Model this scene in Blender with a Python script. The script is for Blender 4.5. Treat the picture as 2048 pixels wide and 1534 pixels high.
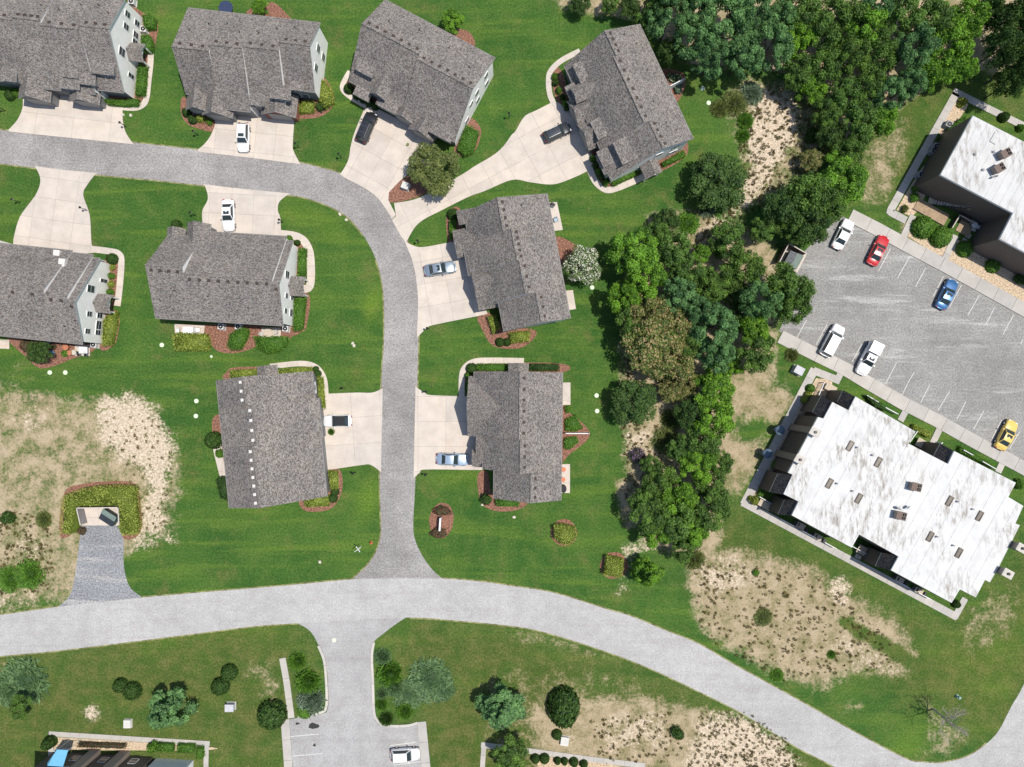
import bpy, bmesh, math, random
import numpy as np
from mathutils import Vector, Matrix
for o in list(bpy.data.objects): bpy.data.objects.remove(o)
SC = bpy.context.scene; COL = SC.collection
R = math.radians
# ------------------------------------------------------------------ camera, sky, sun
S, CX, CY, HC = 13.33, 1024.0, 767.0, 102.4      # metres <-> photo pixels at ground, camera height
cam = bpy.data.cameras.new('camera'); camo = bpy.data.objects.new('camera', cam); COL.objects.link(camo)
camo.location = (0, 0, HC); cam.sensor_fit = 'HORIZONTAL'; cam.angle = 2*math.atan(1024/S/HC)
cam.clip_start = 1; cam.clip_end = 3000; SC.camera = camo
SUN_AZ, SUN_EL = 5.0, 69.5
w = bpy.data.worlds.new('World'); SC.world = w; w.use_nodes = True
nt = w.node_tree; bg = nt.nodes['Background']
sky = nt.nodes.new('ShaderNodeTexSky'); sky.sky_type = 'NISHITA'; sky.sun_disc = False
sky.sun_elevation = R(SUN_EL); sky.sun_rotation = R(90-SUN_AZ); sky.altitude = 50; sky.air_density = 1.0; sky.dust_density = 1.0
nt.links.new(sky.outputs[0], bg.inputs[0]); bg.inputs[1].default_value = 0.13
sl = bpy.data.lights.new('sun', 'SUN'); sl.energy = 4.6; sl.angle = R(0.55); sl.color = (1.0, 0.945, 0.865)
so = bpy.data.objects.new('sun', sl); COL.objects.link(so)
ts = Vector((math.cos(R(SUN_EL))*math.cos(R(SUN_AZ)), math.cos(R(SUN_EL))*math.sin(R(SUN_AZ)), math.sin(R(SUN_EL))))
so.rotation_euler = ts.to_track_quat('Z', 'Y').to_euler(); so.location = ts*200
SC.view_settings.view_transform = 'Standard'; SC.view_settings.look = 'None'; SC.view_settings.gamma = 1.0
SC.view_settings.exposure = 0.0; SC.view_settings.use_curve_mapping = False
SC.render.engine = 'CYCLES'; SC.cycles.max_bounces = 5; SC.cycles.transparent_max_bounces = 4

# ------------------------------------------------------------------ helpers
def P(px, py, h=0.0):
    k = (1-h/HC)/S
    return ((px-CX)*k, (CY-py)*k, h)
def P2(px, py, h=0.0): return P(px, py, h)[:2]
def rot2(p, a):
    c, s = math.cos(a), math.sin(a); return (p[0]*c-p[1]*s, p[0]*s+p[1]*c)

def obj(name, vf, mats, parent=None, loc=None, rz=0.0, smooth=False):
    """vf = (verts, faces[, material indices]) -> one mesh object"""
    me = bpy.data.meshes.new(name)
    me.from_pydata([tuple(v) for v in vf[0]], [], vf[1])
    if not isinstance(mats, (list, tuple)): mats = [mats]
    for m in mats: me.materials.append(m)
    if len(vf) > 2: me.polygons.foreach_set('material_index', vf[2])
    if smooth: me.polygons.foreach_set('use_smooth', [True]*len(me.polygons))
    me.update()
    return inst(name, me, parent, loc, rz)
def inst(name, me, parent=None, loc=None, rz=0.0, scale=None):
    o = bpy.data.objects.new(name, me); COL.objects.link(o)
    if parent: o.parent = parent
    if loc is not None: o.location = loc
    if rz: o.rotation_euler = (0, 0, rz)
    if scale is not None: o.scale = scale
    return o
def tag(o, label=None, cat=None, group=None, kind=None):
    if label: o['label'] = label
    if cat: o['category'] = cat
    if group: o['group'] = group
    if kind: o['kind'] = kind
    return o
def thing(name, label, cat, loc=(0, 0, 0), rz=0.0, group=None, kind=None):
    return tag(inst(name, None, None, loc, rz), label, cat, group, kind)

class MB:
    def __init__(s): s.v = []; s.f = []; s.m = []
    def add(s, vs, fs, mi=0):
        b = len(s.v); s.v += [tuple(v) for v in vs]
        for i, f in enumerate(fs):
            s.f.append(tuple(b+j for j in f)); s.m.append(mi[i] if isinstance(mi, (list, tuple)) else mi)
        return s
    def prism(s, poly, z0, z1, mi=0, side=None, bottom=False):
        if area(poly) < 0: poly = poly[::-1]
        n = len(poly); vs = [(p[0], p[1], z0) for p in poly]+[(p[0], p[1], z1) for p in poly]
        fs = [tuple(range(n, 2*n))]; ms = [mi]
        for i in range(n):
            j = (i+1) % n; fs.append((i, j, n+j, n+i)); ms.append(mi if side is None else side)
        if bottom: fs.append(tuple(range(n-1, -1, -1))); ms.append(mi if side is None else side)
        return s.add(vs, fs, ms)
    def box(s, x0, x1, y0, y1, z0, z1, mi=0):
        return s.prism([(x0, y0), (x1, y0), (x1, y1), (x0, y1)], z0, z1, mi, bottom=True)
    def slab(s, pts, t, mi=0, side=1):
        """thick sheet: pts = 3D polygon (CCW seen from above), thickness t downwards"""
        n = len(pts); vs = list(pts)+[(p[0], p[1], p[2]-t) for p in pts]
        fs = [tuple(range(n)), tuple(range(2*n-1, n-1, -1))]; ms = [mi, side]
        for i in range(n):
            j = (i+1) % n; fs.append((n+i, n+j, j, i)); ms.append(side)
        return s.add(vs, fs, ms)
    def tube(s, a, b, r0, r1=None, n=7, mi=0, cap=True):
        r1 = r0 if r1 is None else r1
        a, b = Vector(a), Vector(b); d = (b-a).normalized(); u = d.orthogonal().normalized(); w_ = d.cross(u)
        vs = []
        for c, r in ((a, r0), (b, r1)):
            for i in range(n):
                t = 2*math.pi*i/n; vs.append(c+u*(r*math.cos(t))+w_*(r*math.sin(t)))
        fs = [(i, (i+1) % n, n+(i+1) % n, n+i) for i in range(n)]
        if cap: fs += [tuple(range(n-1, -1, -1)), tuple(range(n, 2*n))]
        return s.add(vs, fs, mi)
    def lathe(s, prof, n=12, c=(0, 0), mi=0):
        vs = []; fs = []
        for r, z in prof:
            for i in range(n):
                t = 2*math.pi*i/n; vs.append((c[0]+r*math.cos(t), c[1]+r*math.sin(t), z))
        for k in range(len(prof)-1):
            for i in range(n):
                j = (i+1) % n; fs.append((k*n+i, k*n+j, (k+1)*n+j, (k+1)*n+i))
        fs.append(tuple((len(prof)-1)*n+i for i in range(n)))
        return s.add(vs, fs, mi)
    def out(s): return (s.v, s.f, s.m)
    def build(s, name, mats, parent=None, loc=None, rz=0.0, smooth=False):
        return obj(name, s.out(), mats, parent, loc, rz, smooth)

def area(p): return 0.5*sum(p[i][0]*p[(i+1) % len(p)][1]-p[(i+1) % len(p)][0]*p[i][1] for i in range(len(p)))
def centroid(p): return (sum(q[0] for q in p)/len(p), sum(q[1] for q in p)/len(p))
def catmull(pts, n=5, closed=False):
    out = []; m = len(pts)
    rng = range(m) if closed else range(m-1)
    g = (lambda i: pts[i % m]) if closed else (lambda i: pts[min(max(i, 0), m-1)])
    for i in rng:
        p0, p1, p2, p3 = g(i-1), g(i), g(i+1), g(i+2)
        for k in range(n):
            t = k/n
            out.append(tuple(0.5*((2*p1[a])+(-p0[a]+p2[a])*t+(2*p0[a]-5*p1[a]+4*p2[a]-p3[a])*t*t+(-p0[a]+3*p1[a]-3*p2[a]+p3[a])*t**3) for a in (0, 1)))
    if not closed: out.append(tuple(pts[-1][:2]))
    return out
def poly(spec, h=0.0):
    """pixel outline -> world outline; inner lists are smoothed curves"""
    out = []
    for s in spec:
        if isinstance(s, list): out += catmull(s)
        else: out.append(s)
    return [P2(p[0], p[1], h) for p in out]
def blob(cx, cy, rx, ry, seed=0, n=18, rot=0.0, k=0.08):
    rn = random.Random(seed); out = []
    for i in range(n):
        t = 2*math.pi*i/n; q = 1+rn.uniform(-k, k)
        p = rot2((rx*q*math.cos(t), ry*q*math.sin(t)), rot); out.append((cx+p[0], cy+p[1]))
    return out
def ribbon(cl, wid):
    """centre line (world) -> left and right edges"""
    L, Rr = [], []
    for i, p in enumerate(cl):
        a, b = cl[max(i-1, 0)], cl[min(i+1, len(cl)-1)]
        d = math.hypot(b[0]-a[0], b[1]-a[1]) or 1; nx, ny = -(b[1]-a[1])/d, (b[0]-a[0])/d
        L.append((p[0]+nx*wid/2, p[1]+ny*wid/2)); Rr.append((p[0]-nx*wid/2, p[1]-ny*wid/2))
    return L, Rr
def resample(cl, step):
    out = [cl[0]]; acc = 0
    for a, b in zip(cl, cl[1:]):
        d = math.hypot(b[0]-a[0], b[1]-a[1]); pos = step-acc
        while pos <= d:
            out.append((a[0]+(b[0]-a[0])*pos/d, a[1]+(b[1]-a[1])*pos/d)); pos += step
        acc = (acc+d) % step
    if math.hypot(out[-1][0]-cl[-1][0], out[-1][1]-cl[-1][1]) > step*0.3: out.append(cl[-1])
    return out
def cut(pl, lines, gap=0.03):
    """cut an outline along lines ((x,y),(nx,ny)) and shrink each piece by the joint"""
    bm = bmesh.new(); bm.faces.new([bm.verts.new((p[0], p[1], 0)) for p in (pl if area(pl) > 0 else pl[::-1])])
    for co, no in lines:
        bmesh.ops.bisect_plane(bm, geom=bm.verts[:]+bm.edges[:]+bm.faces[:], plane_co=(co[0], co[1], 0), plane_no=(no[0], no[1], 0))
    fs = [f for f in bm.faces if f.calc_area() > 0.06]
    small = [f for f in bm.faces if f not in fs]
    if small: bmesh.ops.delete(bm, geom=small, context='FACES_ONLY')
    fs = bm.faces[:]
    keep = set(f.index for f in fs); bm.faces.index_update()
    r = bmesh.ops.inset_individual(bm, faces=fs, thickness=gap/2, depth=0)
    ring = set(r['faces']); out = [[(v.co.x, v.co.y) for v in f.verts] for f in bm.faces if f not in ring and f.calc_area() > 0.04]
    bm.free(); return out
def gridlines(c, ang, su, sv, n=8):
    """joint lines in both directions around a pixel point, angle in image degrees (counter-clockwise)"""
    c = P2(*c); a = R(ang); u = (math.cos(a), math.sin(a)); v = (-u[1], u[0]); L = []
    for i in range(-n, n+1):
        if su: L.append(((c[0]+u[0]*su*i, c[1]+u[1]*su*i), u))
        if sv: L.append(((c[0]+v[0]*sv*i, c[1]+v[1]*sv*i), v))
    return L

# ------------------------------------------------------------------ materials
MATS = {}
class NT:
    def __init__(s, name):
        s.m = bpy.data.materials.new(name); s.m.use_nodes = True; s.t = s.m.node_tree
        s.t.nodes.clear(); s.out = s.n('ShaderNodeOutputMaterial')
    def n(s, ty, **kw):
        o = s.t.nodes.new(ty)
        for k, v in kw.items():
            if hasattr(o, k) and k not in ('inputs',): setattr(o, k, v)
        return o
    def l(s, a, b): s.t.links.new(a, b)
    def val(s, sock, v):
        if hasattr(v, 'is_linked') or isinstance(v, bpy.types.NodeSocket): s.l(v, sock)
        else: sock.default_value = v if not (isinstance(v, tuple) and len(v) == 3) else (*v, 1) if sock.type == 'RGBA' else v
    def coord(s, kind='Object'):
        return s.n('ShaderNodeTexCoord').outputs[kind]
    def world(s): return s.n('ShaderNodeNewGeometry').outputs['Position']
    def noise(s, vec, scale, detail=4, rough=0.55, dist=0.0):
        o = s.n('ShaderNodeTexNoise'); s.l(vec, o.inputs['Vector'])
        o.inputs['Scale'].default_value = scale; o.inputs['Detail'].default_value = detail
        o.inputs['Roughness'].default_value = rough; o.inputs['Distortion'].default_value = dist
        return o.outputs[0]
    def vor(s, vec, scale, out='Color', feature='F1'):
        o = s.n('ShaderNodeTexVoronoi'); o.feature = feature; s.l(vec, o.inputs['Vector']); o.inputs['Scale'].default_value = scale
        return o.outputs[out]
    def ramp(s, fac, lo, hi, a=0.0, b=1.0):
        o = s.n('ShaderNodeMapRange'); o.interpolation_type = 'SMOOTHSTEP'; s.l(fac, o.inputs[0])
        o.inputs[1].default_value = lo; o.inputs[2].default_value = hi; o.inputs[3].default_value = a; o.inputs[4].default_value = b
        return o.outputs[0]
    def mix(s, fac, a, b, mode='MIX'):
        o = s.n('ShaderNodeMix'); o.data_type = 'RGBA'; o.blend_type = mode
        s.val(o.inputs[0], fac); s.val(o.inputs[6], a); s.val(o.inputs[7], b)
        return o.outputs[2]
    def math(s, op, a, b=0.0):
        o = s.n('ShaderNodeMath'); o.operation = op; s.val(o.inputs[0], a); s.val(o.inputs[1], b); return o.outputs[0]
    def attr(s, name): 
        o = s.n('ShaderNodeAttribute'); o.attribute_name = name; return o.outputs['Fac']
    def stretch(s, vec, sc, rz=0.0):
        o = s.n('ShaderNodeMapping'); s.l(vec, o.inputs[0]); o.inputs['Scale'].default_value = sc; o.inputs['Rotation'].default_value = (0, 0, rz); return o.outputs[0]
    def princ(s, col, rough=0.8, spec=0.3, metal=0.0, bump=None, bs=0.3, bd=0.02, coat=0.0):
        p = s.n('ShaderNodeBsdfPrincipled'); s.val(p.inputs['Base Color'], col)
        p.inputs['Roughness'].default_value = rough; p.inputs['Specular IOR Level'].default_value = spec
        p.inputs['Metallic'].default_value = metal; p.inputs['Coat Weight'].default_value = coat
        if bump is not None:
            b = s.n('ShaderNodeBump'); b.inputs['Strength'].default_value = bs; b.inputs['Distance'].default_value = bd
            s.l(bump, b.inputs['Height']); s.l(b.outputs[0], p.inputs['Normal'])
        s.l(p.outputs[0], s.out.inputs[0]); return p
def sc(c, k): return tuple(min(1, x*k) for x in c)
def plain(name, col, rough=0.7, var=0.12, scale=3.0, spec=0.3, metal=0.0, bs=0.15, coat=0.0):
    """colour with fine uneven wear"""
    if name in MATS: return MATS[name]
    t = NT(name); v = t.coord()
    a = t.noise(v, scale, 5, 0.65); f = t.ramp(a, 0.3, 0.7)
    c = t.mix(f, sc(col, 1-var), sc(col, 1+var))
    t.princ(c, rough, spec, metal, t.noise(v, scale*8, 3), bs, 0.01, coat)
    MATS[name] = t.m; return t.m
def mat_asphalt(name, col, patch=0.12, speck=0.22, rot=0.0, light=None):
    t = NT(name); p = t.world()
    big = t.noise(p, 0.09, 4, 0.6); mid = t.noise(p, 0.6, 5, 0.65); fine = t.noise(p, 4.2, 3, 0.85)
    st = t.noise(t.stretch(p, (0.06, 1.1, 1), rot), 1.0, 4, 0.6)
    c = t.mix(t.ramp(big, 0.3, 0.7), sc(col, 1-patch), sc(col, 1+patch))
    c = t.mix(t.ramp(mid, 0.3, 0.72), c, t.mix(1.0, c, (0.86, 0.85, 0.85), 'MULTIPLY'))
    c = t.mix(t.math('MULTIPLY', t.ramp(st, 0.45, 0.75), 0.5), c, t.mix(1.0, c, (0.82, 0.8, 0.8), 'MULTIPLY'))
    if light: 
        c = t.mix(t.math('MULTIPLY', t.ramp(t.noise(t.stretch(p, (0.05, 0.5, 1), rot), 1.0, 5, 0.7), 0.52, 0.68), 0.7), c, light)
    c = t.mix(t.ramp(fine, 0.32, 0.68), t.mix(1.0, c, (1-speck,)*3, 'MULTIPLY'), t.mix(1.0, c, (1+speck*0.8,)*3, 'MULTIPLY'))
    crk = t.vor(t.mix(0.06, p, t.n('ShaderNodeTexNoise').outputs[1]), 0.22, 'Distance', 'DISTANCE_TO_EDGE')
    ck = t.math('MULTIPLY', t.ramp(crk, 0.0, 0.006, 1.0, 0.0), t.math('MULTIPLY', t.ramp(t.noise(p, 0.13, 2), 0.5, 0.62), 0.35))
    c = t.mix(ck, c, sc(col, 0.45))
    t.princ(c, 0.92, 0.2, 0, fine, 0.5, 0.02); MATS[name] = t.m; return t.m
def mat_concrete(name, col, rust=0.0):
    t = NT(name); p = t.world(); r_ = t.n('ShaderNodeObjectInfo').outputs['Random']
    mid = t.noise(p, 0.5, 5, 0.65); fine = t.noise(p, 9.0, 3, 0.7)
    c = t.mix(t.ramp(mid, 0.3, 0.7), sc(col, 0.9), sc(col, 1.06))
    c = t.mix(1.0, c, t.mix(r_, (0.93, 0.93, 0.94), (1.04, 1.02, 1.0)), 'MULTIPLY')
    sm = t.ramp(t.noise(p, 0.9, 6, 0.75), 0.6, 0.82)
    c = t.mix(t.math('MULTIPLY', sm, 0.35), c, sc(col, 0.62))
    if rust: c = t.mix(t.math('MULTIPLY', t.ramp(t.noise(p, 0.28, 5, 0.7), 0.58, 0.8), rust), c, (0.55, 0.3, 0.14))
    c = t.mix(t.ramp(fine, 0.25, 0.75), t.mix(1.0, c, (0.93,)*3, 'MULTIPLY'), c)
    t.princ(c, 0.85, 0.25, 0, fine, 0.25, 0.01); MATS[name] = t.m; return t.m
def mat_shingle(name, base=(0.190, 0.178, 0.165)):
    t = NT(name); v = t.coord()
    g = t.n('ShaderNodeSeparateColor'); t.l(t.vor(t.stretch(v, (1.0, 1.35, 1.0)), 6.8), g.inputs[0])
    c = t.mix(t.ramp(g.outputs[0], 0.05, 0.95), sc(base, 0.5), sc(base, 1.55))
    c = t.mix(t.math('MULTIPLY', t.ramp(g.outputs[1], 0.5, 1.0), 0.45), c, (0.25, 0.19, 0.155))
    c = t.mix(t.math('MULTIPLY', t.ramp(g.outputs[2], 0.7, 1.0), 0.35), c, (0.10, 0.105, 0.12))
    c = t.mix(1.0, c, t.mix(t.ramp(t.noise(v, 0.35, 4, 0.6), 0.3, 0.7), (0.86, 0.86, 0.87), (1.08, 1.06, 1.04)), 'MULTIPLY')
    c = t.mix(1.0, c, t.mix(t.ramp(t.noise(v, 14, 2, 0.7), 0.3, 0.7), (0.8,)*3, (1.2,)*3), 'MULTIPLY')
    t.princ(c, 0.95, 0.15, 0, g.outputs[0], 0.6, 0.02); MATS[name] = t.m; return t.m
def mat_leaf(name, dark, light, hue=0.25, alt=None, altk=0.0, trans=0.28):
    """leaf colour varies leaf by leaf, clump by clump and tree by tree"""
    t = NT(name); a = t.attr('tint'); b = t.attr('spot'); r_ = t.n('ShaderNodeObjectInfo').outputs['Random']
    c = t.mix(a, dark, light)
    c = t.mix(t.math('MULTIPLY', r_, hue), c, t.mix(1.0, c, (1.35, 1.12, 0.55), 'MULTIPLY'))
    if alt: c = t.mix(t.ramp(b, 1-altk-0.02, 1-altk+0.02), c, alt)
    d = t.n('ShaderNodeBsdfPrincipled'); t.l(c, d.inputs['Base Color']); d.inputs['Roughness'].default_value = 0.6; d.inputs['Specular IOR Level'].default_value = 0.25
    tr = t.n('ShaderNodeBsdfTranslucent'); t.l(t.mix(1.0, c, (1.25, 1.35, 0.6), 'MULTIPLY'), tr.inputs[0])
    m = t.n('ShaderNodeMixShader'); m.inputs[0].default_value = trans
    t.l(d.outputs[0], m.inputs[1]); t.l(tr.outputs[0], m.inputs[2]); t.l(m.outputs[0], t.out.inputs[0])
    MATS[name] = t.m; return t.m

ROAD = mat_asphalt('weathered pale asphalt', (0.435, 0.43, 0.415), 0.06, 0.2, R(-12))
LANE = mat_asphalt('grey asphalt', (0.315, 0.303, 0.29), 0.2, 0.36)
LOT = mat_asphalt('patchy parking asphalt', (0.285, 0.28, 0.265), 0.12, 0.34, R(28), (0.45, 0.445, 0.42))
LOTB = mat_asphalt('pale lot asphalt', (0.385, 0.38, 0.37), 0.08, 0.2, R(85))
GRAVEL = mat_asphalt('blue grey gravel', (0.27, 0.28, 0.29), 0.15, 0.5, 0, (0.42, 0.40, 0.38))
CONC = mat_concrete('pale concrete', (0.575, 0.515, 0.45), 0.3)
CONC2 = mat_concrete('grey concrete', (0.46, 0.44, 0.405))
JOINT = plain('joint filler', (0.20, 0.175, 0.15), 0.95)
KERB = mat_concrete('kerb concrete', (0.52, 0.50, 0.45))
SHING = mat_shingle('grey shingle')
SHINGD = mat_shingle('dark shingle', (0.055, 0.057, 0.06))
WHITE = plain('white trim', (0.74, 0.74, 0.74), 0.55, 0.04)
def mat_siding(name, col):
    t = NT(name); v = t.coord()
    wv = t.n('ShaderNodeTexWave'); wv.wave_type = 'BANDS'; wv.bands_direction = 'Z'; wv.wave_profile = 'SAW'; t.l(v, wv.inputs[0]); wv.inputs['Scale'].default_value = 1.6; wv.inputs['Distortion'].default_value = 0
    c = t.mix(t.ramp(t.noise(v, 0.8, 5, 0.6), 0.3, 0.7), sc(col, 0.93), sc(col, 1.03))
    c = t.mix(t.ramp(wv.outputs[1], 0.0, 0.12), sc(col, 0.85), c)
    t.princ(c, 0.6, 0.3, 0, wv.outputs[1], 0.5, 0.02); MATS[name] = t.m; return t.m
SIDING = mat_siding('white lap siding', (0.90, 0.88, 0.84)); SIDESHADE = mat_siding('shade toned siding', (0.20, 0.205, 0.205)); FASC = plain('grey fascia', (0.42, 0.415, 0.41), 0.6, 0.05); GUTM = plain('brown grey gutter', (0.20, 0.19, 0.18), 0.6)  # the darker grey siding is white siding with shade painted into its colour
SIDEB = mat_siding('brown shake siding', (0.115, 0.095, 0.085))
SIDETAUPE = mat_siding('taupe siding', (0.26, 0.22, 0.19))
BRICKM = plain('red brown brick', (0.26, 0.10, 0.07), 0.85, 0.25, 6)
GLASS = plain('dark window glass', (0.035, 0.045, 0.055), 0.06, 0.1, 1.0, 0.6)
DOORM = plain('garage door paint', (0.30, 0.29, 0.275), 0.6, 0.05)
VENT = plain('brown vent', (0.055, 0.04, 0.035), 0.7)
VENTL = plain('pale and sunlit vent metal', (0.62, 0.60, 0.57), 0.5)  # pale metal; as house vents it carries painted sunlight, same product as the brown
BLACK = plain('black metal', (0.02, 0.02, 0.022), 0.45)
RUBBER = plain('tyre rubber', (0.018, 0.018, 0.018), 0.9)
CHROME = plain('bright metal', (0.6, 0.6, 0.62), 0.25, 0.05, 3, 0.5, 0.9)
LIDM = plain('pale green plastic lid', (0.60, 0.70, 0.52), 0.6, 0.08)
MULCH = plain('red brown mulch', (0.225, 0.115, 0.08), 0.95, 0.6, 4.0, 0.1, 0, 0.8)
SANDY = plain('pale litter', (0.50, 0.39, 0.27), 0.95, 0.4, 4.0, 0.1, 0, 0.8)
SHOULD = plain('dry grass shoulder', (0.20, 0.20, 0.085), 0.95, 0.55, 1.2, 0.1, 0, 0.8)
WOOD = plain('tan weathered wood', (0.36, 0.26, 0.17), 0.85, 0.2, 3)
WOODG = plain('grey weathered wood', (0.27, 0.255, 0.25), 0.85, 0.25, 4)
BARK = plain('bark', (0.085, 0.065, 0.05), 0.95, 0.3, 5)
DEADW = plain('bleached dead wood', (0.42, 0.37, 0.33), 0.9, 0.2, 5)
STEEL = plain('grey painted steel', (0.33, 0.35, 0.36), 0.5, 0.1)
def mat_membrane(name, k):
    t = NT(name); p = t.world()
    pr = t.stretch(p, (1, 1, 1), R(28)); s1 = t.stretch(p, (0.55, 0.28, 1), R(28))
    big = t.noise(p, 0.13, 3, 0.5); st = t.noise(t.stretch(p, (1.6, 0.45, 1), R(-28)), 0.9, 6, 0.75); fine = t.noise(p, 5, 4, 0.7)
    f = t.math('MULTIPLY', t.ramp(big, 0.42, 0.58), t.ramp(st, 0.44, 0.66))
    c = t.mix(t.ramp(t.noise(p, 0.8, 4, 0.6), 0.3, 0.7), (0.55*k, 0.55*k, 0.54*k), (0.62*k, 0.62*k, 0.605*k))
    c = t.mix(t.math('MULTIPLY', f, 0.9), c, (0.24, 0.215, 0.175))
    c = t.mix(t.math('MULTIPLY', t.ramp(fine, 0.6, 0.8), 0.25), c, (0.4, 0.38, 0.36))
    t.princ(c, 0.7, 0.2, 0, fine, 0.2, 0.01); MATS[name] = t.m; return t.m
MEMB = mat_membrane('white roof membrane', 1.0); MEMB2 = mat_membrane('cream roof membrane', 0.93)
SEAM = plain('membrane seam', (0.40, 0.39, 0.375), 0.8)

LEAF = {
 'oak':   mat_leaf('oak leaves', (0.031, 0.070, 0.018), (0.151, 0.281, 0.053)),
 'dark':  mat_leaf('dark evergreen leaves', (0.019, 0.048, 0.016), (0.092, 0.177, 0.040)),
 'olive': mat_leaf('olive leaves', (0.047, 0.071, 0.019), (0.217, 0.260, 0.078), 0.1),
 'bright': mat_leaf('bright broad leaves', (0.037, 0.103, 0.012), (0.214, 0.428, 0.041), 0.2),
 'pine':  mat_leaf('pine needles', (0.030, 0.081, 0.031), (0.180, 0.350, 0.120), 0.12),
 'tan':   mat_leaf('leaves with tan blossom', (0.035, 0.073, 0.016), (0.166, 0.227, 0.053), 0.1, (0.380, 0.299, 0.138), 0.36),
 'myrtle': mat_leaf('leaves with white blossom', (0.031, 0.075, 0.016), (0.140, 0.227, 0.049), 0.0, (0.713, 0.690, 0.621), 0.34),
 'hedge': mat_leaf('clipped green hedge leaves', (0.033, 0.099, 0.013), (0.170, 0.340, 0.044), 0.12),
 'lime':  mat_leaf('yellow green hedge leaves', (0.077, 0.125, 0.014), (0.466, 0.528, 0.109), 0.1),
 'deep':  mat_leaf('deep green shrub leaves', (0.016, 0.043, 0.012), (0.082, 0.162, 0.030), 0.1),
 'juniper': mat_leaf('blue green juniper', (0.039, 0.087, 0.038), (0.185, 0.307, 0.131), 0.12),
 'silver': mat_leaf('silvery juniper', (0.049, 0.086, 0.054), (0.240, 0.324, 0.222), 0.1),
 'burgundy': mat_leaf('burgundy tinged leaves', (0.038, 0.038, 0.020), (0.154, 0.147, 0.077), 0.0, (0.230, 0.081, 0.057), 0.25),
 'purple': mat_leaf('purple blossom shrub', (0.026, 0.037, 0.019), (0.098, 0.124, 0.058), 0.0, (0.230, 0.138, 0.253), 0.4),
 'straw': mat_leaf('dry grass blades', (0.070, 0.059, 0.022), (0.240, 0.204, 0.084), 0.2),
}
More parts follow.
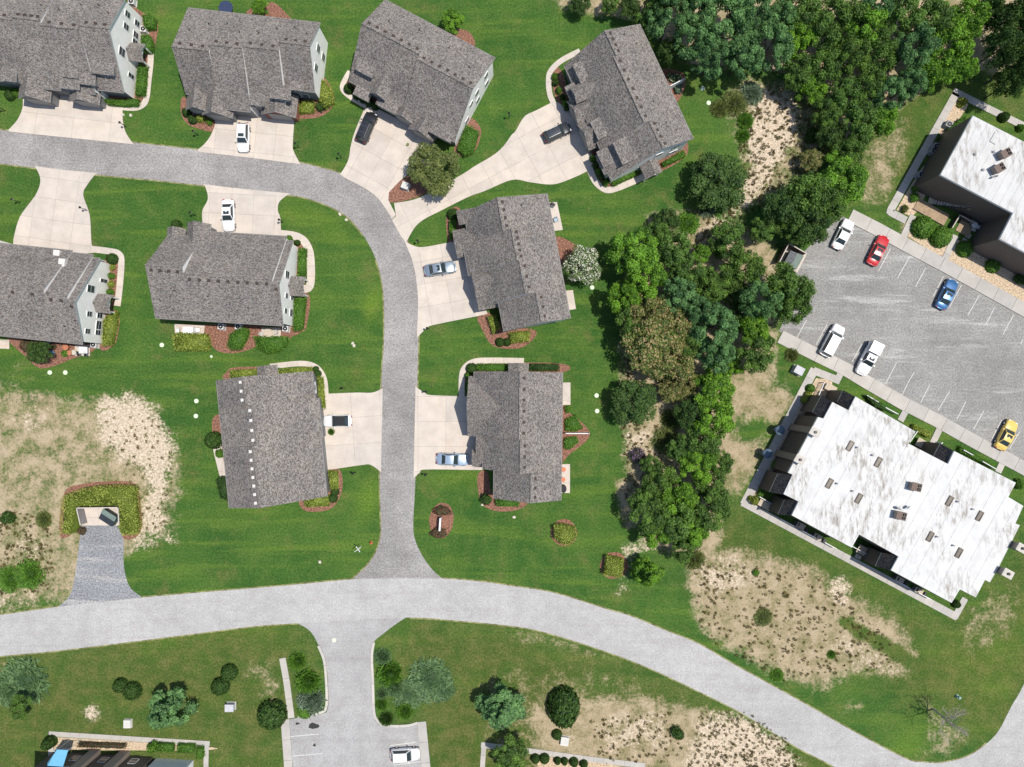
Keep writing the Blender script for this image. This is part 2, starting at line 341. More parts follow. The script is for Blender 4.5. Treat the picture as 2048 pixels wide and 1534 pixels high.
# ------------------------------------------------------------------ ground sheet
def inpoly(X, Y, pl):
    c = np.zeros(X.shape, bool); n = len(pl)
    for i in range(n):
        x0, y0 = pl[i]; x1, y1 = pl[(i+1) % n]
        if y0 == y1: continue
        c ^= ((y0 > Y) != (y1 > Y)) & (X < (x1-x0)*(Y-y0)/(y1-y0)+x0)
    return c
def blur(a, k):
    r = int(3*k)+1; g = np.exp(-0.5*(np.arange(-r, r+1)/k)**2); g /= g.sum()
    for ax in (0, 1): 
        pad = [(r, r) if i == ax else (0, 0) for i in (0, 1)]
        b = np.pad(a, pad, 'edge'); a = sum(g[i]*np.take(b, range(i, i+a.shape[ax]), axis=ax) for i in range(2*r+1))
    return a
def zones():
    """(channel, value, feather in metres, pixel outline)"""
    Z = []
    a = lambda ch, v, f, p: Z.append((ch, v, f, p))
    # worn dry ground and bare sand on the open lot at left
    a('dry', .62, 1.6, [(-80, 725), (40, 765), (120, 790), (200, 775), (300, 778), (335, 830), (366, 890), (372, 1000), (345, 1050), (392, 1080), (290, 1098), (262, 1125), (262, 1190), (140, 1215), (-80, 1240)])
    a('dry', .75, 1.0, [(60, 770), (128, 785), (128, 850), (60, 880)])
    a('sand', .72, 1.3, [(180, 790), (290, 783), (325, 830), (355, 880), (345, 960), (330, 1030), (345, 1060), (290, 1090), (262, 1110), (262, 1060), (285, 1000), (285, 940), (240, 930), (195, 880)])
    a('sand', .45, 1.6, [(20, 800), (110, 780), (120, 860), (30, 890)])
    a('sand', .6, 1.0, [(255, 1075), (330, 1058), (390, 1080), (300, 1098), (262, 1122)])
    a('sand', .5, 1.2, [(-50, 1170), (60, 1180), (120, 1195), (130, 1212), (-50, 1232)])
    a('sand', .5, .9, [(20, 1060), (95, 1065), (105, 1120), (40, 1140)])
    a('dry', .0, .5, [(250, 1120), (300, 1100), (262, 1190)])
    # south verge lawns are duller and patchy
    a('olive', .85, 2.5, [(-100, 1262), (600, 1240), (640, 1300), (560, 1700), (-100, 1700)])
    a('olive', .95, 2.5, [(760, 1240), (1020, 1255), (1300, 1330), (1700, 1534), (1700, 1700), (840, 1700)])
    a('dry', .42, 2.0, [(950, 1330), (1200, 1310), (1500, 1440), (1600, 1534), (1000, 1640), (950, 1480)])
    a('dry', .72, 1.5, [(1040, 1400), (1250, 1380), (1460, 1420), (1660, 1560), (1100, 1560), (1050, 1490)])
    a('dry', .5, .9, [(990, 1240), (1110, 1262), (1240, 1310), (1240, 1330), (1100, 1300), (1010, 1280)])
    a('sand', .75, 1.6, [(1400, 1420), (1500, 1425), (1590, 1490), (1600, 1600), (1370, 1600), (1370, 1500)])
    a('sand', .5, 1.2, [(1180, 1440), (1260, 1410), (1340, 1420), (1370, 1500), (1200, 1520)])
    a('sand', .6, .6, [(1120, 1460), (1150, 1470), (1170, 1490), (1120, 1495)])
    a('dry', .6, .9, [(-50, 1310), (20, 1325), (20, 1350), (-50, 1370)])
    a('sand', .6, .6, [(160, 1412), (185, 1402), (206, 1418), (202, 1440), (180, 1450), (164, 1438)])
    a('dry', .55, .8, [(240, 1355), (280, 1335), (295, 1350), (285, 1390), (300, 1340), (330, 1325), (350, 1300), (310, 1320)])
    a('dry', .5, 1.2, [(430, 1330), (520, 1320), (560, 1300), (568, 1420), (520, 1460), (500, 1420), (540, 1380)])
    a('dry', .6, .7, [(500, 1400), (560, 1340), (570, 1380), (530, 1405)])
    # worn ground in the wood and the dune between wood and houses
    a('dry', .62, 1.4, [(1490, 140), (1560, 150), (1640, 200), (1660, 260), (1640, 330), (1560, 400), (1500, 430), (1440, 480), (1390, 500), (1380, 470), (1450, 430), (1480, 320), (1450, 250), (1440, 180)])
    a('sand', .8, 1.1, [(1520, 165), (1570, 175), (1600, 210), (1600, 270), (1560, 330), (1520, 400), (1460, 440), (1400, 480), (1395, 455), (1470, 400), (1500, 330), (1485, 260), (1500, 210)])
    a('dry', .7, 1.2, [(1300, 420), (1420, 420), (1560, 480), (1560, 760), (1460, 1000), (1440, 1130), (1290, 1110), (1240, 960), (1235, 720), (1250, 500)])
    a('sand', .5, 1.2, [(1240, 710), (1300, 740), (1320, 770), (1260, 770)])
    a('sand', .55, 1.1, [(1240, 850), (1310, 850), (1320, 900), (1300, 940), (1270, 960), (1245, 920)])
    a('sand', .6, .9, [(1240, 1080), (1290, 1070), (1350, 1100), (1260, 1120), (1265, 1190), (1225, 1200), (1235, 1130)])
    a('dry', .7, .8, [(1225, 960), (1260, 940), (1290, 1010), (1270, 1060), (1240, 1070)])
    a('dry', .85, 1.0, [(1130, -60), (2100, -60), (2100, 160), (1900, 140), (1700, 300), (1640, 170), (1500, 130), (1400, 140), (1330, 95), (1290, 45), (1200, 35), (1100, 10)])
    a('olive', .8, 1.5, [(1300, 70), (1370, 120), (1440, 170), (1440, 200), (1360, 150)])
    # grounds of the flats
    a('olive', .7, 2.0, [(1700, 180), (2150, 60), (2150, 300), (1900, 200), (1780, 430), (1690, 410)])
    a('dry', .62, 1.8, [(1735, 250), (1790, 215), (1830, 220), (1810, 330), (1770, 430), (1690, 410), (1720, 330)])
    a('dry', .55, 1.2, [(1850, 170), (1930, 110), (1950, 130), (1900, 170), (1860, 200)])
    a('dry', .5, 1.2, [(1960, 130), (2048, 190), (2048, 230), (1980, 180)])
    a('dry', .75, .8, [(1800, 430), (1870, 470), (2048, 570), (2048, 610), (1880, 520), (1790, 470)])
    a('dry', .72, 1.2, [(1470, 755), (1590, 770), (1600, 800), (1480, 1005), (1430, 980), (1450, 880), (1430, 820)])
    a('sand', .45, 1.2, [(1475, 770), (1500, 800), (1460, 880), (1440, 900), (1450, 830)])
    a('dry', .0, 1.2, [(1470, 840), (1540, 845), (1555, 870), (1480, 880)])
    a('olive', .75, 2.0, [(1380, 1040), (1480, 1015), (1910, 1250), (1940, 1190), (2150, 1000), (2150, 1500), (1960, 1480), (1380, 1180)])
    a('dry', .72, 1.6, [(1350, 1120), (1440, 1085), (1530, 1100), (1640, 1130), (1720, 1190), (1800, 1230), (1860, 1330), (1820, 1360), (1690, 1350), (1650, 1400), (1560, 1360), (1400, 1280)])
    a('sand', .55, 1.2, [(1370, 1130), (1470, 1100), (1540, 1150), (1420, 1210)])
    a('sand', .62, .9, [(1640, 1150), (1690, 1145), (1712, 1180), (1690, 1225), (1650, 1200)])
    a('sand', .5, 1.4, [(1580, 1280), (1700, 1260), (1830, 1330), (1780, 1360), (1700, 1340)])
    a('dry', .0, .45, [(1672, 1232), (1700, 1240), (1800, 1295), (1870, 1350), (1850, 1352), (1780, 1312), (1690, 1258)])
    a('sand', .0, .45, [(1672, 1232), (1700, 1240), (1800, 1295), (1870, 1350), (1850, 1352), (1780, 1312), (1690, 1258)])
    a('dry', .55, .8, [(1670, 1410), (1720, 1385), (1750, 1400), (1720, 1425), (1680, 1430)])
    a('dry', .5, 1.0, [(1815, 1380), (1860, 1390), (1880, 1420), (1960, 1490), (1880, 1525), (1800, 1510), (1860, 1460)])
    a('dry', .5, 1.6, [(1930, 1200), (2048, 1150), (2048, 1260), (1960, 1320), (1900, 1330)])
    a('dry', .45, .9, [(1540, 1080), (1600, 1110), (1620, 1150), (1560, 1130)])
    a('dry', .4, .9, [(1760, 1210), (1810, 1215), (1800, 1240), (1770, 1235)])
    # worn spots in the mown lawns
    a('dry', .35, .6, [(595, 1025), (620, 1022), (615, 1045), (600, 1050)])
    a('dry', .3, 1.0, [(40, 700), (100, 740), (60, 780), (-20, 740)])
    a('olive', .6, 1.0, [(700, 720), (735, 725), (720, 770), (700, 790)])
    a('lime', .9, .8, [(735, 590), (757, 575), (758, 600), (745, 640), (735, 650), (730, 610)])
    a('lime', .7, 1.0, [(720, 1000), (750, 930), (752, 1000), (725, 1050)])
    a('lime', .5, 1.0, [(560, 400), (640, 420), (700, 470), (690, 480), (620, 440), (565, 425)])
    a('lime', .5, 1.2, [(900, 940), (960, 950), (960, 970), (850, 960)])
    a('lime', .5, 1.6, [(250, 1290), (420, 1262), (600, 1250), (560, 1290), (400, 1290), (260, 1310)])
    a('lime', .45, 1.5, [(1850, 1300), (2048, 1230), (2048, 1370), (1960, 1480), (1940, 1400)])
    a('lime', .45, 1.0, [(1780, 1480), (1840, 1450), (1850, 1500), (1800, 1505)])
    return Z
def build_ground():
    x0, x1, y0, y1, st = -86, 86, -66, 66, 0.5
    xs = np.arange(x0, x1+st/2, st); ys = np.arange(y0, y1+st/2, st); X, Y = np.meshgrid(xs, ys)
    ch = {k: np.zeros(X.shape) for k in ('dry', 'sand', 'olive', 'lime')}
    for c, v, f, pl in zones():
        m = blur(inpoly(X, Y, [P2(*p) for p in pl]).astype(float), max(0.5, f/st))
        ch[c] = ch[c]*(1-m)+v*m if v == 0 else np.maximum(ch[c], m*v)
    nx, ny = len(xs), len(ys)
    V = np.stack([X.ravel(), Y.ravel(), np.zeros(X.size)], 1)
    i = np.arange(nx*ny).reshape(ny, nx)
    F = np.stack([i[:-1, :-1].ravel(), i[:-1, 1:].ravel(), i[1:, 1:].ravel(), i[1:, :-1].ravel()], 1)
    b = len(V); far = [(-900, -900, 0), (900, -900, 0), (900, 900, 0), (-900, 900, 0)]
    cor = [i[0, 0], i[0, -1], i[-1, -1], i[-1, 0]]
    # wide outer skirt so the sheet reaches the horizon
    edge = [list(i[0, :]), list(i[:, -1]), list(i[-1, ::-1]), list(i[::-1, 0])]
    faces = F.tolist()
    for k in range(4): faces.append([int(e) for e in edge[k][::-1]]+[b+k, b+(k+1) % 4])
    me = bpy.data.meshes.new('ground'); me.from_pydata(V.tolist()+far, [], faces)
    for k, a in ch.items():
        at = me.attributes.new(k, 'FLOAT', 'POINT'); at.data.foreach_set('value', np.concatenate([a.ravel(), np.zeros(4)]).astype(np.float32))
    t = NT('lawn and bare ground'); p = t.world()
    n1 = t.noise(p, 0.11, 4, 0.6); n2 = t.noise(p, 0.45, 5, 0.65); n3 = t.noise(p, 2.2, 5, 0.75); n4 = t.noise(p, 3.6, 4, 0.9)
    stripe = t.noise(t.stretch(p, (0.05, 0.55, 1), R(8)), 1.0, 3, 0.55, 0.4)
    c = t.mix(t.ramp(n1, 0.3, 0.7), (0.036, 0.096, 0.019), (0.062, 0.130, 0.024))
    c = t.mix(t.math('MULTIPLY', t.ramp(n2, 0.42, 0.75), 0.6), c, (0.098, 0.150, 0.034))
    c = t.mix(t.math('MULTIPLY', t.ramp(stripe, 0.47, 0.68), 0.55), c, (0.108, 0.178, 0.028))
    c = t.mix(t.math('MULTIPLY', t.ramp(t.noise(p, 0.2, 5, 0.7), 0.52, 0.74), 0.6), c, (0.155, 0.150, 0.050))
    c = t.mix(t.attr('lime'), c, t.mix(t.ramp(n3, 0.3, 0.7), (0.10, 0.19, 0.016), (0.17, 0.24, 0.035)))
    ol = t.mix(t.ramp(n2, 0.35, 0.68), (0.060, 0.098, 0.020), (0.125, 0.128, 0.040))
    c = t.mix(t.math('MULTIPLY', t.attr('olive'), t.ramp(t.noise(p, 0.17, 5, 0.65), 0.25, 0.6, 0.45, 1.0)), c, ol)
    rag = t.math('ADD', t.math('MULTIPLY', t.math('SUBTRACT', n2, 0.5), 1.2), t.math('MULTIPLY', t.math('SUBTRACT', n3, 0.5), 1.5))
    dry = t.mix(t.ramp(n2, 0.35, 0.65), (0.29, 0.24, 0.135), (0.46, 0.37, 0.25))
    dry = t.mix(t.math('MULTIPLY', t.ramp(n4, 0.45, 0.65), 0.5), dry, (0.10, 0.105, 0.035))
    fd = t.ramp(t.math('ADD', t.attr('dry'), t.math('MULTIPLY', rag, 0.62)), 0.34, 0.72)
    c = t.mix(fd, c, dry)
    sand = t.mix(t.ramp(n3, 0.3, 0.7), (0.44, 0.35, 0.245), (0.62, 0.53, 0.41))
    fs = t.ramp(t.math('ADD', t.attr('sand'), t.math('MULTIPLY', rag, 0.7)), 0.36, 0.70)
    c = t.mix(fs, c, sand)
    grain = t.mix(t.ramp(n4, 0.34, 0.66), (0.6, 0.62, 0.6), (1.36, 1.33, 1.36))
    c = t.mix(1.0, c, grain, 'MULTIPLY')
    t.princ(c, 0.95, 0.1, 0, t.math('ADD', n4, n3), 0.75, 0.06)
    me.materials.append(t.m); o = inst('ground', me); tag(o, kind='structure'); return ch, xs, ys
GCH, GXS, GYS = build_ground()

# ------------------------------------------------------------------ roads
def sheet(name, pl, z, m, t=0.03):
    c = centroid(pl); b = MB().prism([(p[0]-c[0], p[1]-c[1]) for p in pl], -t, 0, 0)
    return tag(b.build(name, m, loc=(c[0], c[1], z)), kind='structure')
UP = [(-120, 1243), (0, 1230), (120, 1213), (275, 1196), (400, 1185), (560, 1172), (700, 1159), (790, 1153), (873, 1156), (960, 1163), (1024, 1172), (1109, 1186), (1209, 1217), (1261, 1232), (1334, 1262), (1396, 1287), (1461, 1325), (1535, 1366), (1618, 1412), (1711, 1465), (1811, 1517), (1843, 1524), (1886, 1525), (1936, 1512), (1973, 1487), (1998, 1460), (2023, 1412), (2047, 1370), (2110, 1240)]
LO = [(2320, 1280), (2230, 1450), (2150, 1640), (1900, 1660), (1800, 1612), (1666, 1532), (1598, 1497), (1536, 1459), (1476, 1422), (1396, 1382), (1296, 1335), (1209, 1302), (1099, 1267), (1024, 1252), (900, 1240), (820, 1235), (700, 1240), (600, 1246), (512, 1252), (400, 1266), (250, 1285), (100, 1303), (0, 1312), (-120, 1325)]
sheet('road', poly([UP, LO]), 0.016, ROAD)
OUT = [(-120, 248), (0, 260), (130, 271), (264, 285), (398, 300), (500, 312), (590, 324), (640, 335), (690, 351), (749, 386), (787, 434), (814, 481), (827, 519), (834, 551), (838, 596), (837, 669), (834.5, 767), (831, 953), (827, 1033), (828, 1070), (840, 1103), (862, 1136), (884, 1157)]
INN = [(706, 1157), (732, 1133), (750, 1108), (761, 1075), (762, 1043), (759.5, 958), (762, 893), (763, 768), (768, 684), (768, 609), (764, 564), (752, 519), (727, 471), (697, 436), (662, 414), (612, 396), (577, 390), (512, 384), (407, 371), (307, 360), (190, 349), (72, 336), (0, 327), (-120, 315)]
sheet('side_road', poly([OUT, INN]), 0.022, LANE)
JL = [(594, 1246), (620, 1262), (637, 1290), (650, 1325), (655, 1350), (657, 1400), (655, 1418), (646, 1427), (594, 1436)]
JR = [(834, 1448), (812, 1454), (765, 1453), (750, 1440), (746, 1420), (744, 1362), (742, 1312), (747, 1285), (767, 1267), (792, 1248), (812, 1235)]
sheet('parking_entry', poly([JL, (574, 1440), (600, 1640), (855, 1640), JR, (700, 1230)]), 0.012, LOTB)
UPK = [(1683, 431), (1708, 445), (1753, 470), (1821, 506), (1893, 543), (2047, 631), (2200, 718)]
LOK = [(2200, 1010), (2047, 923), (2011, 905), (1941, 865), (1876, 827), (1806, 793), (1753, 765), (1698, 732), (1628, 697), (1558, 663)]
sheet('parking_lot', poly(UPK+LOK+[(1568, 640), (1590, 560), (1560, 520), (1575, 495), (1600, 512), (1640, 470)]), 0.012, LOT)
sheet('gravel_drive', poly([[(162, 1049), (238, 1049), (247, 1078), (247, 1118), (251, 1150), (262, 1177), (284, 1194)], [(255, 1199), (200, 1206), (128, 1214)], [(118, 1212), (140, 1190), (150, 1150), (155, 1115), (160, 1075)]]), 0.010, GRAVEL)
# worn sandy shoulders just beyond the asphalt
for cl in (UP[:25], LO[4:16], LO[16:], OUT[:18], INN[:12], INN[12:]):
    L_, R_ = ribbon([P2(*p) for p in catmull(cl)], 0.4); sheet('road_shoulder', L_+R_[::-1], 0.006, SHOULD, 0.03)
# painted bay lines
PAINT = plain('worn white paint', (0.62, 0.61, 0.58), 0.8, 0.2, 4)
def bay(a, b, wd=0.085, z=0.020):
    a, b = P2(*a), P2(*b); c = ((a[0]+b[0])/2, (a[1]+b[1])/2); L = math.hypot(b[0]-a[0], b[1]-a[1])
    m = MB().box(-L/2, L/2, -wd/2, wd/2, -0.005, 0)
    return tag(m.build('bay_line', PAINT, loc=(c[0], c[1], z), rz=math.atan2(b[1]-a[1], b[0]-a[0])), kind='structure')
for a, b in [((1708, 456), (1692, 487)), ((1781, 497), (1757, 542)), ((1819, 513), (1795, 557)), ((1851, 536), (1831, 574)), ((1887, 552), (1866, 593)),
             ((1923, 570), (1899, 614)), ((1959, 590), (1935, 631)), ((1990, 613), (1971, 650)), ((2027, 630), (2005, 670)), ((2046, 678), (2041, 689)), ((1742, 502), (1728, 528)),
             ((1613, 640), (1594, 675)), ((1654, 649), (1632, 690)), ((1724, 687), (1704, 724)), ((1793, 725), (1771, 768)), ((1815, 768), (1804, 790)), ((1828, 745), (1812, 772)), ((1860, 768), (1841, 806)),
             ((1899, 783), (1875, 822)), ((1932, 802), (1914, 838)), ((1968, 821), (1947, 858)), ((2003, 840), (1984, 877)), ((2040, 862), (2019, 897))]: bay(a, b)
for a, b in [((579, 1473), (637, 1468)), ((585, 1512), (645, 1507)), ((781, 1491), (833, 1484)), ((787, 1530), (841, 1523))]: bay(a, b)

# ------------------------------------------------------------------ concrete: drives, walks, kerbs
def slabbed(name, pl, lines, z=0.06, m=CONC, gap=0.035, base=True, piece='slab'):
    c = centroid(pl); e = thing(name, None, None, (c[0], c[1], 0), kind='structure')
    q = [(p[0]-c[0], p[1]-c[1]) for p in pl]
    if base: MB().prism(q, -0.05, z-0.03, 0).build('bed', JOINT, e)
    for k, s in enumerate(cut(q, [((a[0]-c[0], a[1]-c[1]), n) for a, n in lines], gap)):
        g = centroid(s); dz = ((k*37) % 5-2)*0.0015
        MB().prism([(p[0]-g[0], p[1]-g[1]) for p in s], -0.06, 0).build(piece, m, e, (g[0], g[1], z+dz))
    return e
def walk(cl, wpx, z=0.07, step=1.55, m=CONC, smooth=True, name='sidewalk'):
    c_ = catmull(cl, 6) if smooth else cl
    c_ = [P2(*p) for p in c_]; c_ = resample(resample(c_, 0.25), step) if False else c_
    fine = resample(c_, 0.31); L, Rr = ribbon(fine, wpx/S)
    o = fine[len(fine)//2]; e = thing(name, None, None, (o[0], o[1], 0), kind='structure')
    n = max(1, int(round(step/0.31))); k = 0; q = L+Rr[::-1]
    MB().prism([(p[0]-o[0], p[1]-o[1]) for p in q], -0.05, z-0.03).build('bed', JOINT, e)
    while k < len(fine)-1:
        j = min(k+n, len(fine)-1)
        if len(fine)-1-j < n//2: j = len(fine)-1
        pc = L[k:j+1]+Rr[k:j+1][::-1]; g = centroid(pc)
        pc = [(g[0]+(p[0]-g[0])*0.985, g[1]+(p[1]-g[1])*0.985) for p in pc]
        MB().prism([(p[0]-g[0], p[1]-g[1]) for p in pc], -0.06, 0).build('slab', m, e, (g[0]-o[0], g[1]-o[1], z)); k = j
    return e
def kerb(cl, wpx=5.0, hgt=0.13, step=3.0, smooth=True):
    return walk(cl, wpx, hgt, step, KERB, smooth, 'kerb')
slabbed('driveway', poly([(50, 178), [(46, 200), (45, 217), (35, 240), (17, 260)], [(19, 264), (140, 276), (268, 289)], [(265, 285), (252, 265), (246, 240), (246, 205)], (200, 190)]), gridlines((148, 236), -7, 5.6, 3.2))
slabbed('driveway', poly([(432, 220), [(430, 250), (422, 270), (410, 287), (395, 300)], [(397, 304), (500, 316), (602, 329)], [(600, 326), (588, 303), (586, 285), (592, 205)]]), gridlines((552, 270), -6, 3.0, 3.0))
slabbed('driveway', poly([(745, 212), [(729, 217), (709, 265), (701, 295), (698, 315), (691, 332), (680, 349)], [(690, 356), (749, 390), (784, 438)], (792, 430), (777, 400), [(778, 385), (807, 356), (845, 330)], (868, 300), (858, 278), (800, 240)]), gridlines((783, 277), -29, 3.1, 3.4))
slabbed('driveway', poly([[(788, 406), (840, 395), (922, 350), (950, 332), (987, 310), (1007, 292), (1023, 270), (1031, 262), (1049, 233), (1074, 220), (1109, 202)], (1135, 215), (1190, 320), [(1176, 342), (1144, 357), (1106, 369), (1061, 365), (1024, 360), (970, 382), (937, 394), (887, 419), (837, 447), (812, 486)], (800, 470), (784, 440), (792, 432)]), gridlines((1058, 314), 28, 3.4, 3.2, 11), z=0.056)
slabbed('driveway', poly([[(809, 482), (827, 491), (847, 494), (897, 485)], (930, 478), (975, 628), [(957, 632), (872, 649), (854, 656), (834, 676)], [(834, 655), (836, 600), (831, 551), (824, 519)]]), gridlines((893, 560), 10, 3.3, 3.4))
slabbed('driveway', poly([(831, 771), [(834, 775), (849, 785), (862, 790), (917, 792)], (965, 792), (965, 940), [(950, 940), (852, 939), (840, 945), (827, 957)]]), gridlines((892, 843), 0, 4.2, 3.75))
slabbed('driveway', poly([(766, 772), [(762, 778), (744, 785), (712, 785), (661, 787)], (636, 787), (648, 942), [(657, 940), (724, 930), (742, 930), (762, 944)]]), gridlines((704, 835), 4, 4.3, 4.0))
slabbed('driveway', poly([[(404, 368), (480, 377), (582, 387)], [(574, 391), (559, 404), (556, 421), (561, 437), (563, 480)], (405, 480), [(405, 446), (405, 421), (416, 397), (410, 371)]]), gridlines((506, 430), -3, 3.3, 3.0))
slabbed('driveway', poly([[(70, 332), (130, 340), (196, 346)], [(190, 350), (175, 370), (167, 390), (180, 431), (184, 489), (194, 505)], (100, 515), (26, 505), [(27, 479), (40, 434), (72, 389), (81, 360), (73, 337)]]), gridlines((106, 440), -8, 3.1, 3.1))
walk([(240, 214), (270, 216), (288, 208), (294, 192), (297, 165), (301, 130), (302, 106)], 12)
walk([(733, 213), (702, 195), (685, 178), (690, 160), (700, 143)], 10)
walk([(1106, 204), (1100, 190), (1097, 165), (1101, 143), (1122, 122), (1160, 102)], 11)
walk([(1178, 335), (1190, 362), (1208, 378), (1225, 379), (1262, 365), (1310, 343)], 13)
walk([(923, 797), (924, 752), (931, 734), (950, 723), (985, 721), (1048, 722)], 12)
walk([(652, 794), (650, 765), (643, 746), (628, 732), (600, 727), (540, 733)], 11)
walk([(561, 468), (590, 472), (608, 482), (619, 503), (622, 530), (622, 560), (617, 576), (600, 578)], 16)
walk([(182, 498), (222, 503), (238, 508), (243, 522), (240, 570), (235, 612)], 13)
# kerbed planting strips at the lower entry
kerb([(637, 1291), (648, 1318), (652, 1350), (654, 1395), (652, 1416), (643, 1424), (596, 1433)])
kerb([(748, 1284), (744, 1312), (746, 1362), (748, 1420), (753, 1438), (767, 1450), (812, 1451), (836, 1445)])
walk([(565, 1316), (573, 1360), (583, 1436)], 13, 0.08, 3.0, CONC2, False)
walk([(570, 1438), (577, 1534), (583, 1600)], 17, 0.085, 3.0, CONC2, False)
walk([(843, 1443), (852, 1534), (858, 1600)], 18, 0.08, 3.0, CONC2, False)
# pavements of the flats
def offs(cl, d):
    w_ = [P2(*p) for p in cl]; L, Rr = ribbon(w_, abs(d)*2/S); e = L if d > 0 else Rr
    return [(x*S+CX, CY-y*S) for x, y in e]
upm = [(1700, 431), (1753, 458), (1826, 498), (1896, 535), (2047, 619), (2200, 705)]
walk(upm, 27, 0.13, 3.0, CONC2, False)
lom = [(1560, 673), (1623, 705), (1690, 738), (1736, 766), (1805, 806), (1872, 840), (1943, 880), (2047, 936), (2200, 1023)]
walk(lom, 27, 0.13, 3.0, CONC2, False)
walk([(1806, 474), (1826, 431)], 13, 0.10, 1.6, CONC2, False); walk([(1885, 527), (1912, 470)], 13, 0.10, 1.6, CONC2, False)
walk([(1812, 441), (1779, 424), (1781, 420), (1912, 187)], 15, 0.08, 1.6, CONC2, False)
walk([(1906, 182), (1975, 217), (2047, 252), (2150, 305)], 14, 0.08, 1.6, CONC2, False)
walk([(1680, 762), (1626, 741)], 15, 0.09, 1.6, CONC2, False); walk([(1629, 738), (1487, 1010)], 17, 0.08, 1.6, CONC2, False)
walk([(1484, 1004), (1914, 1234)], 15, 0.085, 1.6, CONC2, False); walk([(1908, 1236), (1930, 1196)], 13, 0.08, 1.6, CONC2, False)
for a, b in [((1682, 744), (1672, 764)), ((1812, 820), (1800, 842)), ((1880, 855), (1864, 888)), ((2006, 922), (1995, 945))]: walk([a, b], 13, 0.10, 1.6, CONC2, False)
walk([(98, 1467), (260, 1477), (420, 1487)], 10, 0.08, 1.6, CONC2, False); walk([(103, 1472), (100, 1600)], 10, 0.075, 1.6, CONC2, False); walk([(413, 1490), (411, 1600)], 10, 0.075, 1.6, CONC2, False)
walk([(962, 1489), (1070, 1503), (1180, 1518), (1290, 1531)], 11, 0.08, 1.6, CONC2, False); walk([(968, 1490), (960, 1600)], 10, 0.075, 1.6, CONC2, False)
# patios
for k, pl in enumerate([[(1098, 405), (1114, 404), (1126, 460), (1108, 462)], [(1124, 582), (1146, 580), (1152, 618), (1130, 622)], [(1118, 765), (1141, 765), (1141, 810), (1118, 810)], [(1116, 928), (1140, 928), (1140, 986), (1116, 986)],
           [(349, 648), (410, 650), (408, 668), (350, 667)], [(523, 655), (562, 655), (562, 676), (523, 676)], [(150, 690), (180, 690), (180, 712), (150, 712)], [(-20, 678), (19, 680), (19, 698), (-20, 696)],
           [(419, 870), (440, 868), (452, 952), (440, 955)]]):
    slabbed('patio', [P2(*p) for p in pl], gridlines(pl[0], -8, 2.6, 2.6), 0.05, CONC)
slabbed('dumpster_pad', [P2(*p) for p in [(152, 1014), (240, 1014), (239, 1051), (160, 1051)]], gridlines((197, 1035), 0, 3.2, 3.2), 0.05, CONC)
slabbed('dumpster_pad', [P2(*p) for p in [(1577, 486), (1614, 508), (1594, 546), (1557, 524)]], gridlines((1585, 515), -28, 3.2, 3.2), 0.06, CONC)
# ------------------------------------------------------------------ mulch beds
BEDS = [
 [(250, -8), (275, 18), (300, 33), (316, 45), (313, 80), (306, 108), (292, 122), (283, 60)], [(190, 196), (278, 192), (292, 200), (284, 213), (200, 207)], [(268, 198), (288, 118), (296, 120), (291, 200)],
 [(636, 148), (655, 163), (668, 190), (666, 212), (648, 230), (622, 237), (592, 233), (590, 196), (632, 192)], [(364, 195), (362, 225), (375, 248), (400, 258), (424, 263), (432, 248), (425, 222), (380, 200)],
 [(777, 385), (781, 405), (838, 393), (865, 372), (850, 340), (812, 354)], [(938, 238), (962, 260), (951, 300), (930, 314), (908, 298)], [(696, 160), (691, 178), (705, 190), (748, 215), (758, 200)],
 [(1320, 140), (1364, 145), (1371, 170), (1361, 195), (1352, 203), (1336, 180)], [(1313, 346), (1360, 322), (1376, 302), (1366, 284), (1300, 320), (1214, 362), (1222, 374)], [(1112, 132), (1105, 160), (1112, 198), (1136, 226), (1130, 160)], [(1180, 305), (1194, 348), (1212, 373), (1230, 365), (1200, 300)],
 [(210, 518), (237, 518), (233, 600), (226, 612), (205, 612)], [(200, 625), (237, 625), (236, 670), (226, 692), (200, 697)], [(18, 682), (50, 712), (85, 737), (150, 716), (180, 706), (180, 688), (30, 676)],
 [(400, 650), (412, 668), (432, 700), (470, 706), (512, 692), (524, 664), (520, 652)], [(560, 655), (582, 655), (604, 660), (588, 670), (562, 690)], [(590, 480), (612, 495), (611, 560), (602, 584), (588, 585)], [(580, 588), (618, 590), (614, 648), (603, 664), (580, 666)],
 [(650, 942), (681, 942), (683, 985), (660, 1018), (612, 1022), (600, 1000), (645, 985)], [(455, 742), (470, 735), (520, 734), (555, 742), (630, 733), (645, 750), (656, 815), (645, 822), (634, 760), (460, 760)], [(440, 828), (424, 846), (434, 925), (449, 965), (460, 960), (455, 840)],
 [(955, 634), (965, 660), (984, 690), (1020, 698), (1052, 691), (1072, 662), (1010, 650), (978, 625)], [(898, 420), (892, 440), (894, 470), (898, 486), (925, 478), (920, 418)], [(1110, 474), (1155, 494), (1160, 530), (1118, 532)],
 [(1116, 812), (1140, 826), (1180, 868), (1140, 908), (1116, 922)], [(956, 948), (975, 945), (990, 995), (1052, 1002), (1040, 1018), (1000, 1023), (966, 1011), (957, 985)], [(925, 735), (960, 726), (1120, 727), (1120, 745), (950, 748), (930, 790)],
 [(128, 988), (160, 969), (230, 962), (270, 968), (280, 1000), (284, 1050), (272, 1074), (245, 1074), (236, 1012), (150, 1012), (150, 1060), (120, 1072)],
 blob(883, 1041, 24, 36, 3, 20, 0.12, 0.03), blob(1128, 1065, 26, 27, 5, 18, 0, 0.03), blob(1228, 1131, 28, 27, 6, 18, 0, 0.05), [(500, 18), (545, 5), (575, 30), (575, 38), (500, 30)], [(880, 58), (935, 62), (950, 92), (915, 75)]]
